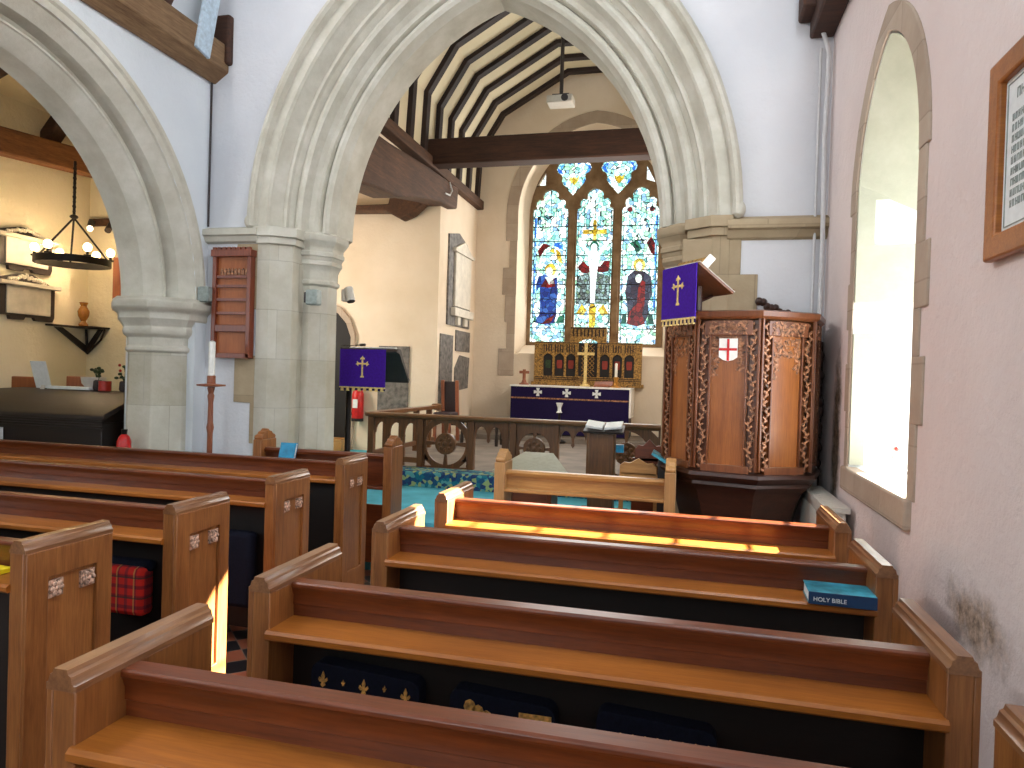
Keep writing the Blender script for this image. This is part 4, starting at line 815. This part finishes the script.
# prayer desk with pale sloping top, chair behind bench
t=thing('prayer_desk',(-1.28,6.0,.35),'low prayer desk with a pale sloping top behind the front bench','desk')
m=M(); m.add([(-1.56,5.72,.80),(-.88,5.72,.77),(-1.12,6.15,.92),(-1.38,6.15,.92),(-1.56,5.72,.77),(-.88,5.72,.74),(-1.12,6.15,.89),(-1.38,6.15,.89)],[(0,1,2,3),(7,6,5,4),(0,4,5,1),(1,5,6,2),(2,6,7,3),(3,7,4,0)]); m.build('sloping_top','pgreen',t)
for x in (-1.42,-1.08): M().box(x-.02,x+.02,5.78,6.1,.35,.80).build('side','w_rail',t,.004)
M().box(-1.42,-1.08,5.8,5.83,.4,.75).build('front_board','w_rail',t)
t=thing('clergy_chair',(-.34,5.15,0),'small wooden chair with a scalloped back between the front bench and the pulpit','chair')
P=[(-.13,0),(.13,0),(.13,.06),(.10,.085),(.06,.08),(0,.115),(-.06,.08),(-.10,.085),(-.13,.06)]
M().prism([(-.30+x,.93+z) for x,z in P],'Y',5.0,5.03).build('crest','w_pale',t,.004); M().prism([(-.30+x*1.0,.93+z*.5) for x,z in [(-.13,-.3),(.13,-.3),(.13,.02),(-.13,.02)]],'Y',5.0,5.025).build('backrest','w_pale',t)
M().prism([(-.24+x*.8,1.0+z*1.4) for x,z in P],'Y',5.25,5.28).build('rear_crest','w_rail',t,.004)
M().box(-.44,-.16,4.98,5.19,.43,.46).build('seat','w_pale',t,.006)
for x in (-.43,-.19):
    for y in (4.99,5.15): M().box(x,x+.03,y,y+.03,0,.93 if y<5 else .44).build('leg','w_pale',t)
M().box(-.36,-.12,5.25,5.28,.17,1.02).build('rear_board','w_rail',t)
t=thing('book_desk',(-.1,4.75,0),'narrow dark desk with a teal book on its sloping top, left of the pulpit','desk')
M().obox((-.13,4.86,1.07),(.84,0,-.5),(0,1,0),(.5,0,.84),.16,.22,.018).build('teal_top','teal',t); M().box(-.16,-.10,4.83,4.89,0,1.07).build('post','w_desk',t,.004)
# ------------------------------------------------------------ arch wall furniture
t=thing('hymn_board',(-3.78,5.2,1.68),'tall red-brown wooden hymn board on the wall between the arcade and the chancel arch','hymn board')
M().box(-3.96,-3.60,5.25,5.285,1.69,2.58).build('back_board','w_redi',t)
m=M(); m.box(-3.965,-3.93,5.215,5.285,1.68,2.58); m.box(-3.63,-3.595,5.215,5.285,1.68,2.58); m.box(-3.965,-3.595,5.215,5.285,1.68,1.72); m.box(-3.975,-3.585,5.20,5.285,2.54,2.60); m.box(-3.94,-3.62,5.22,5.285,1.90,1.96); m.build('frame','w_red',t,.004)
m=M()
for k in range(8): m.box(-3.96+k*.047,-3.93+k*.047,5.205,5.24,2.60,2.62)
m.build('cresting','w_red',t)
m=M()
for z in (2.05,2.165,2.28,2.36): m.box(-3.93,-3.63,5.225,5.25,z,z+.022)
m.build('number_rails','w_red',t)
m=M()
for k in range(8): x=-3.90+k*.034; m.prism([(x,2.39),(x+.024,2.39),(x+.024,2.43),(x+.012,2.445),(x,2.43)],'Y',5.235,5.25)
m.build('heading_relief','carv',t)
for x,lab in ((-4.02,'small grey loudspeaker between the arcade capital and the hymn board'),(-3.11,'small grey loudspeaker on the chancel arch pier right of the hymn board')):
    t=thing('loudspeaker',(x,5.15,2.13),lab,'loudspeaker','grey wall loudspeakers'); yy=5.16 if x<-3.5 else 5.36
    M().box(x-.05,x+.06,yy,yy+.09,2.15,2.28).build('casing','grey',t,.012); M().box(x-.075,x-.045,yy+.02,yy+.14,2.17,2.26).build('bracket','black',t,.004)
t=thing('spotlight',(-2.78,6.0,2.2),'small white spotlight behind the left pier of the chancel arch','spotlight')
M().obox((-3.24,6.23,2.33),(1,0,0),(0,1,0),(0,0,1),.05,.08,.12).build('bracket','lgrey',t,.01); M().tube([(-3.20,6.22,2.40),(-3.155,6.19,2.27)],.042,12).build('lamp_head','lgrey',t); M().tube([(-3.157,6.191,2.275),(-3.153,6.189,2.264)],.037,12).build('lens','black',t)
t=thing('candle_stand',(-3.77,4.95,0),'tall turned wooden floor candlestick with a thick white candle in front of the hymn board','candlestick')
M().lathe(-3.77,4.98,[(.16,0),(.16,.04),(.06,.08),(.028,.14),(.022,.5),(.03,.52),(.022,.55),(.022,1.05),(.03,1.10),(.022,1.14),(.02,1.30),(.028,1.36),(.02,1.38),(.03,1.42),(.025,1.45)],16).build('stem','w_candle',t)
M().lathe(-3.77,4.98,[(.03,1.43),(.11,1.44),(.112,1.452),(.03,1.46)],20).build('drip_tray','w_candle',t); M().lathe(-3.77,4.98,[(.034,1.455),(.034,1.52),(.03,1.525)],14).build('socket','w_candle',t)
M().lathe(-3.77,4.98,[(.027,1.52),(.027,1.80),(.008,1.81)],14).build('candle','wax',t)
# conduit pipe, radiator
m=M(); m.tube([(SX-.04,5.20,.9),(SX-.045,5.21,1.7),(SX-.04,5.22,2.6),(SX-.05,5.22,3.3),(SX-.04,5.22,3.9),(SX-.09,5.22,4.06)],.016,8); m.tube([(SX-.085,5.27,1.5),(SX-.085,5.27,3.95)],.010,8); o=m.build('conduit','pipe'); tag(o,'thin white conduit running down the corner beside the right-hand wall','pipe')
o=M().tube([(NX+.02,5.27,2.81),(NX+.02,5.27,4.7)],.009,6).build('cable','black'); tag(o,'thin dark cable running down the corner left of the chancel arch','cable')
t=thing('radiator',(SX-.09,4.6,.2),'cream panel radiator under the lancet window behind the fourth pew','radiator')
m=M(); m.box(SX-.15,SX-.05,4.16,5.0,.22,.90)
m.build('body','lgrey',t,.008)
m=M()
for k in range(18): m.box(SX-.155,SX-.147,4.19+k*.045,4.21+k*.045,.26,.86)
m.build('flutes','lgrey',t); m=M()
m.box(SX-.16,SX-.03,4.15,5.01,.90,.93)
for k in range(10): m.box(SX-.13,SX-.06,4.20+k*.08,4.24+k*.08,.93,.932)
m.build('top_grille','lgrey',t); M().box(SX-.05,SX,4.3,4.36,.4,.6).build('bracket','lgrey',t)
# carved dark screen right of the pulpit and carved ornament on its far rim
m=M(); rr=random.Random(3)
m.box(SX-.07,SX-.01,5.22,5.27,.0,1.9)
for j in range(60): m.ball((SX-.04+rr.uniform(-.02,.02),5.20+rr.uniform(-.02,.03),1.0+j*.0155),rr.uniform(.015,.03),6,1.3)
o=m.build('carved_post','w_pulpd'); tag(o,'dark carved foliate post squeezed between the pulpit and the right-hand corner','carved post')
m=M()
for j in range(14): f=j/13; m.ball((.49+f*.36,5.24,2.05+.13*(1-f)**1.5+.01*math.sin(j*2)),.030-.010*f,7,1,1)
m.box(.47,.87,5.22,5.275,2.0,2.06)
o=m.build('carved_scroll','w_pulpd'); tag(o,'dark carved scroll rising behind the back rim of the pulpit','carved scroll')
# figurine on window sill
t=thing('figurine',(1.16,4.05,1.22),'tiny pale figurine on the bright lancet window sill','figurine')
M().lathe(1.10,4.10,[(.025,1.175),(.03,1.19),(.022,1.23),(.012,1.25),(.02,1.27),(.012,1.29)],10).build('body','marble',t); M().ball((1.10,4.085,1.275),.013,8).build('red_detail','redl',t)
# framed board on the right wall
t=thing('framed_notice',(SX,2.2,2.0),'wood-framed notice with printed lines hanging at the right edge of the picture','framed notice')
y0,y1,z0,z1=1.65,2.50,2.0,2.61
m=M(); m.prism([(y0,z0),(y1,z0),(y1,z1),(y0,z1)],'X',SX-.035,SX-.004,[[(y0+.075,z0+.075),(y1-.075,z0+.075),(y1-.075,z1-.075),(y0+.075,z1-.075)]]); m.build('frame','w_frame' if 'w_frame' in MT else 'w_ledge',t,.008)
M().box(SX-.012,SX-.004,y0+.06,y1-.06,z0+.06,z1-.06).build('backing','paper',t)
m=M(); m.prism([(y0+.09,z0+.09),(y1-.09,z0+.09),(y1-.09,z1-.09),(y0+.09,z1-.09)],'X',SX-.0145,SX-.012,[[(y0+.093,z0+.093),(y1-.093,z0+.093),(y1-.093,z1-.093),(y0+.093,z1-.093)]]); m.build('border_line','grey',t)
rr=random.Random(11)
def strokes(nm,yy,zz,h,n):   # a line of print too small in the photograph to read
    m=M(); y=yy
    for k in range(n):
        if k%7==6: y-=h*.7; continue
        for q in (0,rr.choice((.35,.5))): m.box(SX-.0135,SX-.0125,y-h*q-h*.14,y-h*q,zz-h/2,zz+h/2)
        zz2=zz+rr.choice((-h/2+.002,0,h/2-.002)); m.box(SX-.0135,SX-.0125,y-h*.5,y,zz2-h*.09,zz2+h*.09); y-=h*.85
    m.build(nm,'grey',t)
strokes('heading',y1-.15,z1-.135,.03,14)
for i in range(9): strokes('printed_line',y1-.125,z1-.20-i*.032,.022,26)
# ------------------------------------------------------------ left aisle contents
def monument(z0,z1,y0,y1,label):
    t=thing('wall_tablet',(AX+.05,(y0+y1)/2,z0),label,'wall tablet','aisle memorials'); x=AX; h=z1-z0; zp=z0+h*.78
    m=M(); m.prism([(y0,z0+.04),(y0+.14,z0+.04),(y0+.15,z0),(y0+.3,z0+.0),(y0+.32,z0+.03),(y1-.24,z0+.03),(y1-.22,z0),(y1-.02,z0),(y1,z0+.05),(y1,zp),(y1-.02,zp),((y0+y1)/2+.06,z1),((y0+y1)/2-.06,z1),(y0,zp+.03)],'X',x,x+.04); m.build('surround','black',t)
    m=M(); m.box(x+.03,x+.055,y0+.10,y1-.06,z0+.06,zp-.03); m.build('tablet','marble',t,.003)
    m=M(); m.box(x,x+.11,y0-.01,y1+.02,zp-.03,zp+.01); m.build('cornice','marble',t,.006)
    m=M(); rr=random.Random(int(z0*100))
    for k in range(16): f=k/15*2-1; m.ball((x+.045,(y0+y1)/2+f*.2,zp+.03+.07*(1-abs(f))*rr.uniform(.4,1)),.022,6)
    m.build('carved_crest','marble',t)
monument(2.52,2.97,5.50,6.14,'upper dark-framed memorial tablet with a carved crest on the aisle wall, behind the chandelier')
monument(2.02,2.50,5.52,6.18,'lower dark-framed memorial tablet with a carved crest on the aisle wall')
ch=thing('chandelier',(-6.15,5.9,2.66),'dark iron ring chandelier with glowing candle bulbs in the left aisle','chandelier')
cx,cy,cz=-6.14,5.9,2.63; r=.335
m=M(); n=24
m.rings([[(cx+(r+dr)*math.cos(2*PI*k/n),cy+(r+dr)*math.sin(2*PI*k/n),cz+dz) for dr,dz in ((-.012,-.035),(.012,-.035),(.012,.035),(-.012,.035))] for k in range(n)],True,False,True); m.build('ring','metal',ch)
m=M(); m.tube([(cx,cy,2.95+.12),(cx,cy,3.66)],.014,6)
for k in range(12): m.ball((cx,cy,3.10+k*.048),.022,6,1.1,.5 if k%2 else 1,1 if k%2 else .5)
for k in range(3): an=k*2*PI/3+.35; m.tube([(cx,cy,3.08),(cx+r*math.cos(an),cy+r*math.sin(an),cz+.03)],.010,6)
m.ball((cx,cy,3.09),.04,8,.6); m.build('chain_and_stays','metal',ch)
bp=[]
for k in range(6):
    an=k*PI/3+.65; x,y=cx+r*math.cos(an),cy+r*math.sin(an); bp.append((x,y))
    h=M().lathe(x,y,[(.03,cz+.03),(.035,cz+.045),(.014,cz+.05),(.014,cz+.085)],10).build('candle_holder','metal',ch)
    M().ball((x,y,cz+.12),.04,12,1.1).build('bulb','bulb',h)
sl=thing('spotlight_bar',(-6.5,6.6,3.2),'short track with a small lit spotlight on the aisle end wall','spotlight')
m=M(); m.box(-6.66,-6.28,6.60,6.65,3.16,3.24); m.build('track','w_beamy',sl,.004); M().tube([(-6.60,6.58,3.20),(-6.50,6.46,3.10)],.035,10).build('lamp_head','black',sl); M().tube([(-6.502,6.462,3.102),(-6.49,6.45,3.09)],.03,10).build('lens','spotl',sl)
M().tube([(-6.36,6.6,3.16),(-6.32,6.52,3.08)],.035,10).build('lamp_head','black',sl)
t=thing('corner_shelf',(-6.7,6.5,1.68),'dark bracket shelf in the aisle corner holding an amber vase','shelf')
m=M(); m.box(-6.70,-6.38,6.40,6.65,1.985,2.005); m.box(-6.695,-6.60,6.1,6.42,1.985,2.005); m.build('shelf_board','w_desk',t,.003)
m=M(); m.tube([(-6.42,6.62,1.98),(-6.48,6.62,1.86),(-6.66,6.62,1.70)],.012); m.tube([(-6.66,6.62,1.70),(-6.68,6.62,1.98)],.014); m.prism([(-6.66,1.70),(-6.46,1.98),(-6.50,1.98),(-6.66,1.78)],'Y',6.60,6.64); m.prism([(6.64,1.70),(6.2,1.98),(6.3,1.98),(6.64,1.78)],'X',-6.69,-6.67); m.build('bracket','w_desk',t)
o=M().lathe(-6.55,6.45,[(.045,2.005),(.05,2.02),(.025,2.06),(.055,2.12),(.06,2.17),(.03,2.23),(.045,2.27),(.02,2.25)],14).build('vase','amber'); tag(o,'amber vase standing on the corner shelf in the left aisle','vase')
o=M().box(-6.33,-6.10,6.615,6.65,2.2,2.80).build('picture_frame','w_frame' if 'w_frame' in MT else 'w_candle',bev=.004); tag(o,'narrow wooden picture frame on the aisle end wall half hidden by the arcade arch','picture frame')
t=thing('sloping_desk',(-5.6,5.4,0),'large dark wooden desk with a sloping ribbed lid in the left aisle','desk')
M().box(-6.45,-4.86,5.0,5.62,0,1.08).build('cabinet','w_desk',t,.008)
m=M(); m.prism([(4.98,1.14),(5.0,1.16),(5.40,1.325),(5.66,1.335),(5.66,1.30),(5.40,1.29),(4.98,1.10)],'X',-6.48,-4.83); m.build('lid','w_desk',t,.006)
m=M()
for k in range(5): m.box(-6.48,-4.84,4.97+k*.003,5.0,1.02+k*.022,1.034+k*.022)
m.build('ribbed_front','w_desk',t)
M().prism([(5.0,1.08),(5.62,1.08),(5.62,1.30),(5.40,1.30),(5.0,1.13)],'X',-6.44,-4.88).build('body_top','w_desk',t)
t=thing('paper_notice',(-6.08,5.5,1.33),'white paper notice standing upright on the dark desk','notice')
M().obox((-6.07,5.50,1.47),(1,.1,0),(0,1,.3),(0,-.3,1),.17,.006,.27).build('sheet','paper',t); M().obox((-6.07,5.54,1.39),(1,.1,0),(0,1,0),(0,.4,1),.04,.01,.14).build('prop','lgrey',t)
o=M().box(-6.62,-6.2,5.66,5.72,.9,1.44).build('low_screen','w_redi',bev=.01); tag(o,'low orange-brown panelled board at the far left behind the dark desk','screen')
o=M().box(-6.00,-5.50,5.5,5.60,1.337,1.365).build('paper_stack','paper',bev=.002); tag(o,'flat stack of papers lying on the dark desk beside the upright notice','paper')
o=M().box(-5.96,-5.62,5.68,5.74,.9,1.46).build('low_box','w_candle',bev=.006); tag(o,'low brown box at the back of the desk behind the paper stack','box')
o=M().lathe(-5.55,5.6,[(.03,1.335),(.05,1.34),(.10,1.40),(.11,1.46),(.105,1.46),(.09,1.40),(.03,1.345)],18).build('glass_bowl','lgrey'); tag(o,'pale bowl on the desk just left of the red cup','bowl')
o=M().lathe(-5.32,5.50,[(.045,1.335),(.055,1.34),(.055,1.43),(.05,1.43)],14).build('cup','redl'); tag(o,'small red pot on the right end of the dark desk','pot')
def posy(x,y,z,label,fl):
    t=thing('plant',(x,y,z),label,'plant'); M().lathe(x,y,[(.035,z),(.045,z+.02),(.04,z+.09),(.03,z+.1)],12).build('pot','black',t)
    m=M(); rr=random.Random(int(-x*50))
    for k in range(9):
        a=rr.uniform(0,6.28); h=rr.uniform(.12,.24); d=rr.uniform(.03,.09); p=Vector((x+d*math.cos(a),y+d*math.sin(a)*.6,z+h)); m.tube([(x,y,z+.08),(x+d*.4*math.cos(a),y,z+.06+h*.5),tuple(p)],.004,5); m.ball(tuple(p),.02,6,.7)
    m.build('leaves','green',t); m=M()
    for k in range(4): a=rr.uniform(0,6.28); m.ball((x+.05*math.cos(a),y+.03*math.sin(a),z+rr.uniform(.16,.25)),.014,6)
    m.build('flowers',fl,t)
posy(-5.46,5.56,1.335,'small dark potted plant behind the red pot on the desk','green'); posy(-5.16,5.56,1.335,'dark potted plant with reddish flowers beside the arcade pier','redl')
t=thing('fire_extinguisher',(-4.78,4.92,0),'red fire extinguisher standing at the foot of the arcade pier behind the last left pew','fire extinguisher')
M().lathe(-4.47,4.83,[(.05,.50),(.055,.52),(.055,.96),(.04,1.00),(.02,1.02)],14).build('cylinder','red',t); M().lathe(-4.47,4.83,[(.02,1.01),(.025,1.06),(.02,1.06)],8).build('valve','metal',t); M().lathe(-4.47,4.83,[(.09,0),(.09,.02),(.02,.03),(.02,.50)],10).build('stand','metal',t)
t=thing('bottle',(-6.15,5.0,0),'green and white carton at the far left on a pew ledge','carton')
t.name='carton'; M().box(-5.98,-5.90,4.93,4.98,.0,1.0).build('body','paper',t); M().box(-5.96,-5.88,4.925,4.932,.88,.98).build('green_panel','green',t)
# projector
t=thing('projector',(-1.69,9.0,5.2),'white ceiling projector on a dark pole hanging above the tie beam','projector')
M().box(-1.86,-1.52,8.9,9.15,5.14,5.24).build('body','lgrey',t,.015); M().tube([(-1.62,8.90,5.19),(-1.62,8.88,5.19)],.045,14).build('lens','black',t)
m=M(); m.tube([(-1.69,9.03,5.24),(-1.69,9.03,7.08)],.025,8); m.box(-1.80,-1.58,8.97,9.09,5.24,5.275); m.lathe(-1.69,9.03,[(.06,7.0),(.06,7.09)],10); m.build('pole','black',t)
# hook on the lintel
m=M(); m.tube([(CX0+.17,10.5,4.62),(CX0+.2,10.55,4.5),(CX0+.2,10.45,4.40),(CX0+.2,10.25,4.38)],.012,6); o=m.build('cable_hook','pipe'); tag(o,'small white curved cable at the end of the lintel beam','cable')
# ------------------------------------------------------------ lights
def area(name,loc,direction,w,h,power,col,spread=PI):
    l=bpy.data.lights.new(name,'AREA'); l.shape='RECTANGLE'; l.size=w; l.size_y=h; l.energy=power; l.color=col; l.spread=spread
    o=bpy.data.objects.new(name,l); C.objects.link(o); o.location=loc; o.rotation_euler=Vector(direction).to_track_quat('-Z','Y').to_euler(); return o
def point(name,loc,power,col,r=.05):
    l=bpy.data.lights.new(name,'POINT'); l.energy=power; l.color=col; l.shadow_soft_size=r; o=bpy.data.objects.new(name,l); C.objects.link(o); o.location=loc; return o
DAY=(.86,.93,1.0); WARM=(1.0,.74,.46)
sun=bpy.data.lights.new('sun','SUN'); sun.energy=70; sun.angle=.01; sun.color=(1,.97,.92); so=bpy.data.objects.new('sun',sun); C.objects.link(so)
so.rotation_euler=Vector((-2.95,-.59,-1.80)).to_track_quat('-Z','Y').to_euler()
area('lancet_daylight',(SX+.66,3.80,1.9),(-1,0,-.1),.8,1.2,7,DAY)
area('west_fill',(-1.8,-3.1,2.9),(0,1,-.05),1.6,2.8,45,DAY)  # added fill light in front of the added west window
area('south_fill',(SX-.03,-1.0,2.3),(-1,0,0),1.0,1.8,28,DAY)  # added fill behind the camera; the wall has no opening here
area('high_south_fill',(SX-.1,2.2,4.9),(-1,.1,-.5),2.5,.8,95,DAY)  # added high fill for the arch wall; no clerestory is built
area('chancel_south_window_daylight',(CX1-.02,9.3,2.8),(-1,0,-.1),1.0,2.2,120,(1,.90,.80))
area('east_window_daylight',(-1.7,12.85,3.9),(0,-1,-.1),2.2,3.0,75,(1,.96,.92))
area('chapel_fill',(-6.95,8.7,2.6),(1,.2,-.05),1.2,1.8,95,(1,.88,.77))  # added warm fill for the chapel; its wall has no window
area('aisle_fill',(AX+.05,1.0,2.3),(1,0,0),1.2,1.6,45,DAY)  # added fill from the aisle side to brighten the south wall
area('high_north_fill',(NX+.05,2.2,4.95),(1,.05,-.5),3.0,.7,95,(1,.95,.94))  # added high fill aimed across the nave to brighten the south wall
for x,y in bp: point('candle_bulb_light',(x,y,cz+.12),11,WARM,.045)
sp=bpy.data.lights.new('aisle_spot','SPOT'); sp.energy=35; sp.color=WARM; sp.spot_size=1.4; sp.shadow_soft_size=.03; o=bpy.data.objects.new('aisle_spot',sp); C.objects.link(o); o.location=(-6.49,6.44,3.08); o.rotation_euler=Vector((.1,-.5,-.8)).to_track_quat('-Z','Y').to_euler()
w=bpy.data.worlds.new('sky'); S.world=w; w.use_nodes=True; bg=w.node_tree.nodes['Background']; bg.inputs[0].default_value=(.75,.87,1,1); bg.inputs[1].default_value=1.5
# ------------------------------------------------------------ camera
cam=bpy.data.cameras.new('camera'); co=bpy.data.objects.new('camera',cam); C.objects.link(co); S.camera=co
yaw,pit,rol=math.radians(13.88),math.radians(-.68),math.radians(1.77)
fw=Vector((-math.sin(yaw)*math.cos(pit),math.cos(yaw)*math.cos(pit),math.sin(pit))); r=Vector((math.cos(yaw),math.sin(yaw),0)); uu=r.cross(fw)
r2=r*math.cos(rol)+uu*math.sin(rol); u2=-r*math.sin(rol)+uu*math.cos(rol)
mm=Matrix((r2,u2,-fw)).transposed().to_4x4(); mm.translation=(0,0,1.6); co.matrix_world=mm
cam.sensor_width=36; cam.lens=700/1024*36; cam.clip_start=.02
v=S.view_settings; v.view_transform='Standard'; v.look='None'; v.gamma=1; v.use_curve_mapping=False; v.exposure=0.6
